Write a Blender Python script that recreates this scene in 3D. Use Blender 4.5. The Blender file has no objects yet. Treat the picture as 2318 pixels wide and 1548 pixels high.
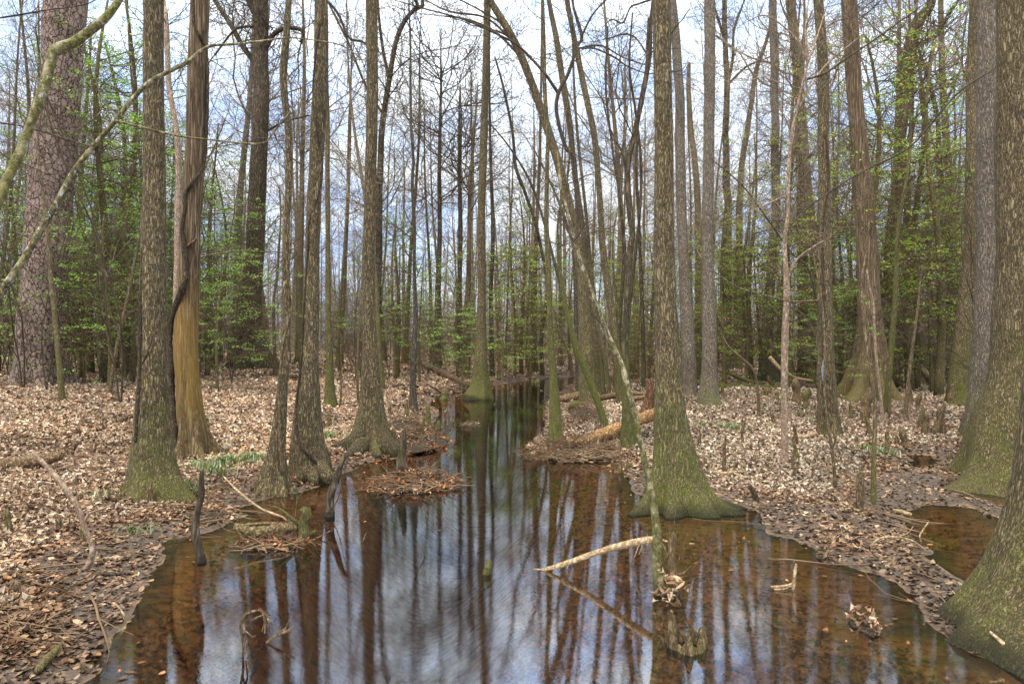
import bpy, math, random
import numpy as np

# ------------------------------------------------------------------ camera, world, sun, exposure
W_PX, H_PX = 2318.0, 1548.0            # size of the photograph the measurements were taken on
F = 1545.0                             # focal length in those pixels (24 mm)
CX, HY = 1159.0, 774.0
CAMH = 2.0
sc = bpy.context.scene
cam_d = bpy.data.cameras.new('camera'); cam = bpy.data.objects.new('camera', cam_d)
sc.collection.objects.link(cam)
cam.location = (0, 0, CAMH); cam.rotation_euler = (math.radians(90), 0, 0)
cam_d.sensor_width = 36; cam_d.lens = 36 * F / W_PX
cam_d.clip_start = 0.05; cam_d.clip_end = 2000
sc.camera = cam

SUN_EL, SUN_AZ = math.radians(52), math.radians(205)
w = bpy.data.worlds.new('World'); sc.world = w; w.use_nodes = True
nt = w.node_tree; N = nt.nodes; L = nt.links
for n in list(N): N.remove(n)
wo = N.new('ShaderNodeOutputWorld'); wb = N.new('ShaderNodeBackground'); wb.inputs['Strength'].default_value = 0.12
sky = N.new('ShaderNodeTexSky'); sky.sky_type = 'NISHITA'; sky.sun_disc = False
sky.sun_elevation = SUN_EL; sky.sun_rotation = SUN_AZ
tc = N.new('ShaderNodeTexCoord'); mp = N.new('ShaderNodeMapping'); mp.inputs['Scale'].default_value = (1.0, 1.0, 2.6)
cn = N.new('ShaderNodeTexNoise'); cn.inputs['Scale'].default_value = 4.5; cn.inputs['Detail'].default_value = 5; cn.inputs['Roughness'].default_value = 0.55
cr = N.new('ShaderNodeValToRGB')
cr.color_ramp.elements[0].position = 0.40; cr.color_ramp.elements[0].color = (0.50, 0.67, 1.0, 1)
cr.color_ramp.elements[1].position = 0.60; cr.color_ramp.elements[1].color = (0.88, 0.945, 1.0, 1)
sx = N.new('ShaderNodeSeparateXYZ'); mr = N.new('ShaderNodeMapRange')
mr.inputs['From Min'].default_value = 0.25; mr.inputs['From Max'].default_value = 1.0
mr.inputs['To Min'].default_value = 7.9; mr.inputs['To Max'].default_value = 24.0      # an overcast sky is brightest overhead
vm = N.new('ShaderNodeVectorMath'); vm.operation = 'SCALE'
mx = N.new('ShaderNodeMix'); mx.data_type = 'RGBA'; mx.inputs['Factor'].default_value = 0.88
L.new(tc.outputs['Generated'], mp.inputs['Vector']); L.new(mp.outputs['Vector'], cn.inputs['Vector'])
L.new(cn.outputs['Fac'], cr.inputs['Fac']); L.new(tc.outputs['Generated'], sx.inputs[0]); L.new(sx.outputs['Z'], mr.inputs['Value'])
zr = N.new('ShaderNodeMapRange'); zr.inputs['From Min'].default_value = 0.45; zr.inputs['From Max'].default_value = 0.8
zm = N.new('ShaderNodeMix'); zm.data_type = 'RGBA'; zm.inputs['B'].default_value = (1.0, 0.95, 0.84, 1)      # warm white added overhead, out of view, to neutralise the blue skylight
L.new(sx.outputs['Z'], zr.inputs['Value']); L.new(zr.outputs['Result'], zm.inputs['Factor']); L.new(cr.outputs['Color'], zm.inputs['A'])
L.new(zm.outputs['Result'], vm.inputs[0]); L.new(mr.outputs['Result'], vm.inputs['Scale'])
L.new(sky.outputs['Color'], mx.inputs['A']); L.new(vm.outputs['Vector'], mx.inputs['B'])
L.new(mx.outputs['Result'], wb.inputs['Color']); L.new(wb.outputs[0], wo.inputs['Surface'])

sd_ = bpy.data.lights.new('sun', 'SUN'); sun = bpy.data.objects.new('sun', sd_); sc.collection.objects.link(sun)
sd_.energy = 2.0; sd_.angle = math.radians(14); sd_.color = (1.0, 0.92, 0.78)
sun.rotation_euler = (math.pi / 2 - SUN_EL, 0, math.radians(-25))
sc.view_settings.view_transform = 'Standard'; sc.view_settings.look = 'None'
sc.view_settings.gamma = 1; sc.view_settings.exposure = 0.92
sc.render.engine = 'CYCLES'
sc.cycles.max_bounces = 6; sc.cycles.transparent_max_bounces = 12; sc.cycles.diffuse_bounces = 3

rng = np.random.default_rng(7); random.seed(7)
R = random.Random(11)

# ------------------------------------------------------------------ noise and helpers
def _h(ix, iy, iz, s):
    n = (ix * 374761393 + iy * 668265263 + iz * 2147483647 + s * 1274126177) & 0xffffffff
    n = ((n ^ (n >> 13)) * 1274126177) & 0xffffffff
    return ((n ^ (n >> 16)) & 0xffff) / 65535.0
def vn(x, y, z=0.0, s=0):
    x, y, z = np.broadcast_arrays(np.asarray(x, float), np.asarray(y, float), np.asarray(z, float))
    ix = np.floor(x).astype(np.int64); iy = np.floor(y).astype(np.int64); iz = np.floor(z).astype(np.int64)
    fx = x - ix; fy = y - iy; fz = z - iz
    fx = fx * fx * (3 - 2 * fx); fy = fy * fy * (3 - 2 * fy); fz = fz * fz * (3 - 2 * fz)
    r = 0
    for a in (0, 1):
        for b in (0, 1):
            for c in (0, 1):
                r = r + _h(ix + a, iy + b, iz + c, s) * (fx if a else 1 - fx) * (fy if b else 1 - fy) * (fz if c else 1 - fz)
    return r * 2 - 1

def plan(px, py, z=0.0):                       # where a pixel of the photograph meets the level z
    d = (CAMH - z) * F / (py - HY)
    return ((px - CX) / F * d, d)
def at(px, py, d):
    return np.array([(px - CX) / F * d, d, CAMH - (py - HY) / F * d])

# ------------------------------------------------------------------ ground shape
WPX = [(60,2600),(110,1800),(175,1548),(250,1450),(318,1360),(345,1290),(400,1222),(500,1190),(545,1170),(540,1148),(595,1131),(655,1118),
       (737,1094),(795,1062),(840,1046),(905,1036),(1000,1012),(1015,1002),(962,982),(985,950),(990,930),(968,915),(985,897),(1040,886),
       (1080,878),(1130,870),(1180,862),(1250,855),(1320,850),(1440,846),(1600,843),(1600,850),(1450,858),(1400,866),(1330,878),(1262,888),(1240,905),
       (1238,930),(1232,960),(1222,985),(1200,1008),(1204,1030),(1280,1045),(1395,1044),(1410,1056),(1425,1080),(1450,1120),(1500,1150),(1600,1150),(1690,1146),(1720,1170),(1750,1205),
       (1830,1228),(1900,1265),(2000,1302),(2060,1345),(2110,1400),(2150,1440),(2200,1478),(2330,1512),(2600,1570),(2900,1800),(2900,2600)]
POLYS = [[plan(*p) for p in WPX],
         [plan(*p) for p in [(2025,1160),(2090,1140),(2190,1150),(2300,1185),(2420,1230),(2400,1330),(2230,1345),(2170,1318),(2100,1270),(2040,1215)]],
         [plan(*p) for p in [(2120,1105),(2290,1112),(2400,1130),(2400,1165),(2280,1145),(2180,1126)]],
         [plan(*p) for p in [(2040,1030),(2120,1028),(2130,1052),(2070,1062)]]]
AX = np.array([plan(*p) for p in [(640,2600),(740,1548),(900,1300),(1000,1150),(1100,1050),(1130,950),(1180,890),(1290,862),(1450,851)]])
def seg_dist(x, y, a, b):
    dx, dy = b[0] - a[0], b[1] - a[1]
    t = np.clip(((x - a[0]) * dx + (y - a[1]) * dy) / (dx * dx + dy * dy + 1e-12), 0, 1)
    return np.hypot(x - a[0] - t * dx, y - a[1] - t * dy)
def poly_sd(x, y, P):                          # positive outside
    d = np.full(np.shape(x), 1e9); ins = np.zeros(np.shape(x), bool)
    for i in range(len(P)):
        a, b = P[i], P[(i + 1) % len(P)]
        d = np.minimum(d, seg_dist(x, y, a, b))
        c = ((a[1] > y) != (b[1] > y))
        xi = a[0] + (y - a[1]) / ((b[1] - a[1]) if abs(b[1] - a[1]) > 1e-9 else 1e-9) * (b[0] - a[0])
        ins ^= c & (x < xi)
    return np.where(ins, -d, d)
def axis_dist(x, y):
    d = np.full(np.shape(x), 1e9)
    for i in range(len(AX) - 1): d = np.minimum(d, seg_dist(x, y, AX[i], AX[i + 1]))
    return d
def sstep(a, b, v):
    t = np.clip((v - a) / (b - a), 0, 1); return t * t * (3 - 2 * t)
def ground(x, y, full=False):
    x = np.asarray(x, float); y = np.asarray(y, float)
    wob = 0.10 * vn(x * 1.7, y * 1.7, 0, 5) + 0.06 * vn(x * 5, y * 5, 0, 6) + 0.045 * vn(x * 13, y * 13, 0, 7)
    sd0 = poly_sd(x, y, POLYS[0]) + wob
    sd = sd0
    for P in POLYS[1:]: sd = np.minimum(sd, poly_sd(x, y, P) + wob)
    axx = np.interp(y, AX[:7, 1], AX[:7, 0])
    left = 1 - sstep(-1.0, 1.0, x - axx - np.clip(y - 24, 0, 30) * 0.08)
    amp = 0.26 + left * 0.62; sc_ = 4.0 + left * 3.0
    o = np.clip(sd, 0, None)
    up = 0.05 * (1 - np.exp(-o / 0.35)) + amp * (1 - np.exp(-o / sc_))
    up = up + np.clip(o * 0.5, 0, 1) * (0.05 * vn(x * .45, y * .45, 0, 3) + 0.022 * vn(x * 1.6, y * 1.6, 0, 4)) + 0.012 * vn(x * 4, y * 4, 0, 9)
    i = np.clip(-sd, 0, None)
    ad = axis_dist(x, y)
    deep = 0.045 + 0.95 * np.exp(-(ad / 0.95) ** 2)
    deep = np.where(sd0 < 0, deep, 0.07)
    dn = -deep * (1 - np.exp(-i / 0.55)) + 0.012 * vn(x * 4, y * 4, 0, 9)
    h = np.where(sd > 0, np.maximum(up, 0.004 + 0 * up), dn)
    # the low flooded flats far beyond the right-hand bank
    far = sstep(46, 60, y) * sstep(9, 18, x) * (0.5 + 0.5 * vn(x * .05, y * .09, 0, 12))
    h = h - far * 0.9
    if full: return h, sd, left, ad
    return h
def hit(px, py, water=True):                   # where the ray of a pixel meets ground or water
    dx, dz = (px - CX) / F, -(py - HY) / F
    d = np.exp(np.linspace(math.log(2.0), math.log(150), 1200))
    h = ground(dx * d, d)
    if water: h = np.maximum(h, 0)
    k = np.nonzero(CAMH + dz * d <= h)[0]
    k = k[0] if len(k) else len(d) - 1
    return float(d[k]), float(h[k])

# ------------------------------------------------------------------ materials
def mat(name):
    m = bpy.data.materials.new(name); m.use_nodes = True; t = m.node_tree
    for n in list(t.nodes): t.nodes.remove(n)
    o = t.nodes.new('ShaderNodeOutputMaterial')
    return m, t, o
def nd(t, kind, **kw):
    n = t.nodes.new(kind)
    for k, v in kw.items():
        k = k.replace('_', ' ')
        if k in n.inputs: n.inputs[k].default_value = v
        else: setattr(n, k.replace(' ', '_'), v)
    return n
def ramp(t, fac, stops):
    r = t.nodes.new('ShaderNodeValToRGB'); e = r.color_ramp.elements
    while len(e) < len(stops): e.new(0.5)
    for i, (p, c) in enumerate(stops):
        e[i].position = p; e[i].color = (*c, 1)
    t.links.new(fac, r.inputs['Fac']); return r.outputs['Color']
def mixc(t, f, a, b, bt='MIX'):
    m = t.nodes.new('ShaderNodeMix'); m.data_type = 'RGBA'; m.blend_type = bt
    for s, v in (('Factor', f), ('A', a), ('B', b)):
        if isinstance(v, (int, float)): m.inputs[s].default_value = v
        elif isinstance(v, tuple): m.inputs[s].default_value = (*v, 1)
        else: t.links.new(v, m.inputs[s])
    return m.outputs['Result']
def fmath(t, op, a, b=None, clamp=False):
    m = t.nodes.new('ShaderNodeMath'); m.operation = op; m.use_clamp = clamp
    for i, v in enumerate((a, b)):
        if v is None: continue
        if isinstance(v, (int, float)): m.inputs[i].default_value = v
        else: t.links.new(v, m.inputs[i])
    return m.outputs[0]
def coords(t, scale, kind='Object'):
    c = t.nodes.new('ShaderNodeTexCoord'); m = t.nodes.new('ShaderNodeMapping'); m.inputs['Scale'].default_value = scale
    t.links.new(c.outputs[kind], m.inputs['Vector']); return m.outputs['Vector']
def tnoise(t, vec, scale, detail=4, rough=.6, dist=0):
    n = t.nodes.new('ShaderNodeTexNoise'); n.inputs['Scale'].default_value = scale; n.inputs['Detail'].default_value = detail
    n.inputs['Roughness'].default_value = rough; n.inputs['Distortion'].default_value = dist
    t.links.new(vec, n.inputs['Vector']); return n.outputs['Fac']
def voro(t, vec, scale, feature='DISTANCE_TO_EDGE', rnd=1):
    n = t.nodes.new('ShaderNodeTexVoronoi'); n.feature = feature; n.inputs['Scale'].default_value = scale
    n.inputs['Randomness'].default_value = rnd
    t.links.new(vec, n.inputs['Vector']); return n
def attr(t, name):
    a = t.nodes.new('ShaderNodeAttribute'); a.attribute_name = name; return a

def bark(name, dark, mid, light, ridge=22, stretch=.22, moss=(.080, .092, .015), lichen=.0, bump=.5, stain=None, cell=False, dist=.04):
    m, t, o = mat(name)
    v = coords(t, (1, 1, stretch))
    v1 = coords(t, (1, 1, 1))
    wv = t.nodes.new('ShaderNodeVectorMath'); wv.operation = 'ADD'
    wn = t.nodes.new('ShaderNodeTexNoise'); wn.inputs['Scale'].default_value = 9; t.links.new(v1, wn.inputs['Vector'])
    ws = t.nodes.new('ShaderNodeVectorMath'); ws.operation = 'SCALE'; ws.inputs['Scale'].default_value = dist
    t.links.new(wn.outputs['Color'], ws.inputs[0]); t.links.new(v, wv.inputs[0]); t.links.new(ws.outputs[0], wv.inputs[1])
    nf = tnoise(t, wv.outputs[0], ridge * 2.6, 4, .75)
    if cell:
        vo = voro(t, wv.outputs[0], ridge)
        edge = nd(t, 'ShaderNodeMapRange', From_Min=0.008, From_Max=.10); t.links.new(fmath(t, 'MULTIPLY', vo.outputs['Distance'], fmath(t, 'ADD', .25, fmath(t, 'MULTIPLY', tnoise(t, v1, 5, 4, .7), 1.7))), edge.inputs['Value'])
        hgt = fmath(t, 'MULTIPLY', edge.outputs[0], fmath(t, 'ADD', fmath(t, 'MULTIPLY', nf, 1.0), .32))
        col = ramp(t, hgt, [(0.12, dark), (.45, mid), (.93, light)])
    else:
        na = tnoise(t, wv.outputs[0], ridge * .75, 3, .6)
        rg = fmath(t, 'MULTIPLY', fmath(t, 'ABSOLUTE', fmath(t, 'SUBTRACT', na, .5)), 4.2, True)
        hgt = fmath(t, 'ADD', fmath(t, 'MULTIPLY', rg, .45), fmath(t, 'MULTIPLY', nf, .62))
        col = ramp(t, hgt, [(.26, dark), (.47, mid), (.72, light)])
    big = tnoise(t, v1, 1.3, 4, .6)
    col = mixc(t, .55, col, ramp(t, big, [(.3, (.55, .52, .5)), (.7, (1.25, 1.2, 1.12))]), 'MULTIPLY')
    if cell:
        vc = voro(t, wv.outputs[0], ridge, 'F1'); hs = nd(t, 'ShaderNodeHueSaturation', Saturation=.0)
        t.links.new(vc.outputs['Color'], hs.inputs['Color'])
        col = mixc(t, .55, col, hs.outputs[0], 'SOFT_LIGHT')
    if lichen > 0:
        ln = tnoise(t, coords(t, (1, 1, .6)), 34, 4, .8)
        lf = fmath(t, 'MULTIPLY', ramp(t, ln, [(.56, (0, 0, 0)), (.66, (1, 1, 1))]), lichen)
        up = attr(t, 'up'); lf = fmath(t, 'MULTIPLY', lf, up.outputs['Fac'])
        col = mixc(t, lf, col, (.44, .47, .47))
    if stain:
        sn = attr(t, 'stain'); f = fmath(t, 'MULTIPLY', sn.outputs['Fac'], fmath(t, 'MULTIPLY', fmath(t, 'SUBTRACT', fmath(t, 'ADD', tnoise(t, v, 9, 4, .7), fmath(t, 'MULTIPLY', nf, .5)), .42), 1.9), True); f = fmath(t, 'MULTIPLY', f, .66)
        col = mixc(t, f, col, mixc(t, 1.0, col, stain, 'OVERLAY') if False else stain)
    ma = attr(t, 'moss')
    mn = tnoise(t, v1, 5.5, 6, .75); mf = tnoise(t, v1, 60, 2, .6)
    f = fmath(t, 'ADD', fmath(t, 'ADD', fmath(t, 'MULTIPLY', ma.outputs['Fac'], 1.45), fmath(t, 'MULTIPLY', mn, 3.2)), -2.0)
    f = fmath(t, 'MULTIPLY', f, fmath(t, 'ADD', fmath(t, 'MULTIPLY', mf, 2.2), -.35), True)
    f = fmath(t, 'MULTIPLY', f, .85, True)
    mc = ramp(t, mf, [(.3, tuple(c * .45 for c in moss)), (.7, tuple(c * 1.5 for c in moss))])
    col = mixc(t, f, col, mc)
    wet = attr(t, 'wet'); col = mixc(t, fmath(t, 'MULTIPLY', wet.outputs['Fac'], .75), col, (.012, .011, .008))
    b = nd(t, 'ShaderNodeBump', Strength=bump, Distance=.02)
    t.links.new(fmath(t, 'ADD', hgt, fmath(t, 'MULTIPLY', f, mf)), b.inputs['Height'])
    p = nd(t, 'ShaderNodeBsdfPrincipled', Roughness=.9); p.inputs['Specular IOR Level'].default_value = .2
    t.links.new(col, p.inputs['Base Color']); t.links.new(b.outputs[0], p.inputs['Normal'])
    t.links.new(p.outputs[0], o.inputs['Surface']); return m

M = {}
M['tupelo'] = bark('tupelo_bark', (.012, .009, .005), (.10, .077, .040), (.32, .262, .155), ridge=58, stretch=.17, lichen=.22, bump=.9)
M['grey'] = bark('grey_bark', (.028, .023, .017), (.13, .105, .078), (.30, .265, .22), ridge=50, stretch=.2, lichen=.5, bump=.9)
M['cypress'] = bark('cypress_bark', (.020, .013, .008), (.115, .083, .050), (.26, .20, .135), ridge=42, stretch=.035, bump=.8, dist=.012, stain=(.24, .145, .022), moss=(.10, .10, .015))
M['pine'] = bark('pine_bark', (.028, .018, .014), (.095, .063, .050), (.20, .152, .132), ridge=8.5, stretch=.62, bump=1.0, cell=True, dist=.13)
M['oak'] = bark('oak_bark', (.014, .011, .008), (.065, .05, .033), (.16, .128, .09), ridge=20, stretch=.22, bump=.9)
M['thin'] = bark('young_bark', (.03, .022, .012), (.12, .09, .05), (.24, .19, .115), ridge=34, stretch=.3, lichen=.4, bump=.4)
M['dark'] = bark('dark_bark', (.016, .013, .010), (.06, .05, .038), (.13, .11, .085), ridge=30, stretch=.3, bump=.4)
M['rosy'] = bark('rosy_bark', (.08, .055, .04), (.25, .185, .13), (.42, .33, .26), ridge=30, stretch=.5, lichen=.8, bump=.4)
M['lichen'] = bark('lichened_bark', (.025, .022, .010), (.14, .118, .06), (.36, .33, .23), ridge=16, stretch=.7, bump=.5, moss=(.10, .105, .02), lichen=.9)
M['log'] = bark('dead_wood', (.02, .012, .006), (.15, .10, .055), (.33, .25, .16), ridge=30, stretch=.9, bump=.7)
M['pale'] = bark('pale_dead_wood', (.10, .07, .04), (.34, .25, .15), (.55, .44, .30), ridge=30, stretch=.9, bump=.5)
M['gold'] = bark('split_gold_wood', (.05, .026, .010), (.28, .165, .07), (.50, .34, .18), ridge=24, stretch=.9, bump=.7)
M['rot'] = bark('rotten_red_wood', (.02, .010, .006), (.13, .068, .038), (.26, .16, .10), ridge=26, stretch=.3, bump=1.0)
M['knee'] = bark('knee_bark', (.022, .015, .008), (.13, .092, .05), (.27, .21, .13), ridge=40, stretch=.3, bump=.8)
M['vine'] = bark('vine_bark', (.012, .009, .006), (.055, .042, .028), (.14, .11, .075), ridge=60, stretch=.4, bump=.9)

def twigmat(name, c1, c2):
    m, t, o = mat(name); f = tnoise(t, coords(t, (1, 1, 1)), 1.1, 2)
    d = nd(t, 'ShaderNodeBsdfDiffuse'); t.links.new(ramp(t, f, [(.35, c1), (.65, c2)]), d.inputs['Color'])
    t.links.new(d.outputs[0], o.inputs['Surface']); return m
M['twig'] = twigmat('bare_twigs', (.045, .036, .026), (.11, .088, .062))
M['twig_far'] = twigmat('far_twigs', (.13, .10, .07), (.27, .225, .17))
M['twig_brown'] = twigmat('brown_twigs', (.06, .036, .02), (.20, .14, .09))

def leafmat(name, transl=.5, rough=None, wet=False):
    m, t, o = mat(name); a = attr(t, 'col')
    if wet:
        p = nd(t, 'ShaderNodeBsdfPrincipled'); t.links.new(a.outputs['Color'], p.inputs['Base Color'])
        wv = attr(t, 'wet'); t.links.new(fmath(t, 'SUBTRACT', .75, fmath(t, 'MULTIPLY', wv.outputs['Fac'], .25)), p.inputs['Roughness'])
        sp = fmath(t, 'ADD', .08, fmath(t, 'MULTIPLY', wv.outputs['Fac'], .22)); t.links.new(sp, p.inputs['Specular IOR Level'])
        t.links.new(p.outputs[0], o.inputs['Surface']); return m
    d = nd(t, 'ShaderNodeBsdfDiffuse'); tr = nd(t, 'ShaderNodeBsdfTranslucent'); g = nd(t, 'ShaderNodeBsdfGlossy', Roughness=.35)
    t.links.new(a.outputs['Color'], d.inputs['Color']); t.links.new(a.outputs['Color'], tr.inputs['Color'])
    x = nd(t, 'ShaderNodeMixShader', Fac=transl); t.links.new(d.outputs[0], x.inputs[1]); t.links.new(tr.outputs[0], x.inputs[2])
    x2 = nd(t, 'ShaderNodeMixShader', Fac=.06); t.links.new(x.outputs[0], x2.inputs[1]); t.links.new(g.outputs[0], x2.inputs[2])
    t.links.new(x2.outputs[0], o.inputs['Surface']); return m
M['leaf'] = leafmat('evergreen_leaf'); M['litter'] = leafmat('fallen_leaf', wet=True)
M['blade'] = leafmat('grass_blade')

# ground
m, t, o = mat('forest_floor'); v = coords(t, (1, 1, 1))
vo = voro(t, v, 13, 'F1'); n1 = tnoise(t, v, 1.2, 5); n2 = tnoise(t, v, 30, 4, .7)
c = ramp(t, vo.outputs['Distance'], [(.0, (.30, .21, .15)), (.45, (.18, .11, .075)), (.9, (.035, .022, .014))])
c = mixc(t, .6, c, ramp(t, n2, [(.35, (.35, .28, .22)), (.7, (1.3, 1.2, 1.15))]), 'MULTIPLY')
c = mixc(t, .35, c, ramp(t, n1, [(.35, (.6, .45, .35)), (.65, (1.2, 1.15, 1.1))]), 'MULTIPLY')
wv = attr(t, 'wet')
mud = ramp(t, n2, [(.35, (.025, .016, .010)), (.7, (.095, .062, .040))])
c = mixc(t, wv.outputs['Fac'], c, mud)
bd = attr(t, 'bed'); vb = voro(t, coords(t, (1, 1.3, 1)), 9, 'F1')
bedc = ramp(t, vb.outputs['Distance'], [(.1, (.85, .48, .16)), (.6, (.62, .33, .10)), (.95, (.14, .07, .02))])
c = mixc(t, bd.outputs['Fac'], c, mixc(t, .6, bedc, ramp(t, n2, [(.3, (.35, .3, .25)), (.7, (1.25, 1.2, 1.1))]), 'MULTIPLY'))
b = nd(t, 'ShaderNodeBump', Strength=.8, Distance=.03); t.links.new(fmath(t, 'ADD', n2, vo.outputs['Distance']), b.inputs['Height'])
p = nd(t, 'ShaderNodeBsdfPrincipled'); t.links.new(c, p.inputs['Base Color']); t.links.new(b.outputs[0], p.inputs['Normal'])
t.links.new(fmath(t, 'SUBTRACT', .9, fmath(t, 'MULTIPLY', wv.outputs['Fac'], .38)), p.inputs['Roughness'])
t.links.new(p.outputs[0], o.inputs['Surface']); M['ground'] = m

# water: clear brown tannin water, absorbing with depth
m, t, o = mat('tannin_water'); v = coords(t, (1, 1, 1)); fl = attr(t, 'flow')
va = coords(t, (1.0, .7, 1))
a1 = tnoise(t, va, 13, 4, .6, .6); a2 = tnoise(t, v, 55, 3, .6, .4); a3 = tnoise(t, coords(t, (1, .5, 1)), 2.2, 2, .5, 1)
hh = fmath(t, 'ADD', fmath(t, 'MULTIPLY', a1, .55), fmath(t, 'ADD', fmath(t, 'MULTIPLY', a2, .45), fmath(t, 'MULTIPLY', a3, .25)))
hh = fmath(t, 'MULTIPLY', hh, fl.outputs['Fac'])
b = nd(t, 'ShaderNodeBump', Strength=1.0, Distance=.006); t.links.new(hh, b.inputs['Height'])
g = nd(t, 'ShaderNodeBsdfGlossy', Roughness=.012); t.links.new(b.outputs[0], g.inputs['Normal']); g.inputs['Color'].default_value = (.93, .97, 1, 1)
fr = nd(t, 'ShaderNodeFresnel', IOR=3.4); t.links.new(b.outputs[0], fr.inputs['Normal'])
tr = nd(t, 'ShaderNodeBsdfTransparent'); tr.inputs['Color'].default_value = (1, .97, .92, 1)
x = nd(t, 'ShaderNodeMixShader'); t.links.new(fr.outputs[0], x.inputs[0]); t.links.new(tr.outputs[0], x.inputs[1]); t.links.new(g.outputs[0], x.inputs[2])
t.links.new(x.outputs[0], o.inputs['Surface'])
va_ = nd(t, 'ShaderNodeVolumeAbsorption', Density=2.1); va_.inputs['Color'].default_value = (.72, .45, .12, 1)
t.links.new(va_.outputs[0], o.inputs['Volume']); M['water'] = m

# ------------------------------------------------------------------ mesh building
class MB:
    def __init__(s): s.v = []; s.f4 = []; s.f3 = []; s.n = 0; s.at = {}
    def add(s, v, f4=None, f3=None, **at):
        v = np.asarray(v, float).reshape(-1, 3)
        if f4 is not None and len(f4): s.f4.append(np.asarray(f4, np.int64) + s.n)
        if f3 is not None and len(f3): s.f3.append(np.asarray(f3, np.int64) + s.n)
        for k, a in at.items(): s.at.setdefault(k, []).append((s.n, np.asarray(a, float)))
        s.v.append(v); s.n += len(v); return s
    def build(s, name, m, parent=None, origin=(0, 0, 0), smooth=True):
        v = np.concatenate(s.v) if s.v else np.zeros((0, 3)); v = v - np.asarray(origin, float)
        f4 = np.concatenate(s.f4) if s.f4 else np.zeros((0, 4), int); f3 = np.concatenate(s.f3) if s.f3 else np.zeros((0, 3), int)
        me = bpy.data.meshes.new(name)
        me.vertices.add(len(v)); me.vertices.foreach_set('co', v.astype(np.float32).ravel())
        nl = f4.size + f3.size
        me.loops.add(nl); me.loops.foreach_set('vertex_index', np.concatenate([f4.ravel(), f3.ravel()]).astype(np.int32))
        me.polygons.add(len(f4) + len(f3))
        st = np.concatenate([np.arange(len(f4)) * 4, len(f4) * 4 + np.arange(len(f3)) * 3]).astype(np.int32)
        me.polygons.foreach_set('loop_start', st)
        me.polygons.foreach_set('use_smooth', np.full(len(st), smooth))
        for k, lst in s.at.items():
            if lst[0][1].ndim == 2:
                arr = np.zeros((s.n, 4)); arr[:, 3] = 1
                for (i0, a) in lst: arr[i0:i0 + len(a), :3] = a
                A = me.attributes.new(k, 'FLOAT_COLOR', 'POINT'); A.data.foreach_set('color', arr.astype(np.float32).ravel())
            else:
                arr = np.zeros(s.n)
                for (i0, a) in lst: arr[i0:i0 + len(a)] = a
                A = me.attributes.new(k, 'FLOAT', 'POINT'); A.data.foreach_set('value', arr.astype(np.float32))
        me.update(); me.validate(); me.materials.append(m)
        o = bpy.data.objects.new(name, me); sc.collection.objects.link(o)
        if parent is not None: o.parent = parent
        else: o.location = origin
        return o

def tag(o, label=None, cat=None, group=None, kind=None):
    if label: o['label'] = label
    if cat: o['category'] = cat
    if group: o['group'] = group
    if kind: o['kind'] = kind
    return o
def thing(name, label, cat, loc, group=None):
    o = bpy.data.objects.new(name, None); sc.collection.objects.link(o); o.location = [float(c) for c in loc]
    o.empty_display_size = .2
    return tag(o, label, cat, group)

def spline(P, n):                              # Catmull-Rom through rows of P (any number of columns)
    P = np.asarray(P, float)
    if len(P) == 2: return P[0] + (P[1] - P[0]) * np.linspace(0, 1, n)[:, None]
    Q = np.vstack([2 * P[0] - P[1], P, 2 * P[-1] - P[-2]])
    L_ = np.concatenate([[0], np.cumsum(np.linalg.norm(np.diff(P[:, :3], axis=0), axis=1))]); u = np.linspace(0, L_[-1], n)
    out = np.zeros((n, P.shape[1]))
    for k, uu in enumerate(u):
        i = min(np.searchsorted(L_, uu, 'right') - 1, len(P) - 2); t_ = (uu - L_[i]) / max(L_[i + 1] - L_[i], 1e-9)
        a, b_, c_, d_ = Q[i], Q[i + 1], Q[i + 2], Q[i + 3]
        out[k] = .5 * (2 * b_ + (c_ - a) * t_ + (2 * a - 5 * b_ + 4 * c_ - d_) * t_ ** 2 + (3 * b_ - a - 3 * c_ + d_) * t_ ** 3)
    return out

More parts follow.
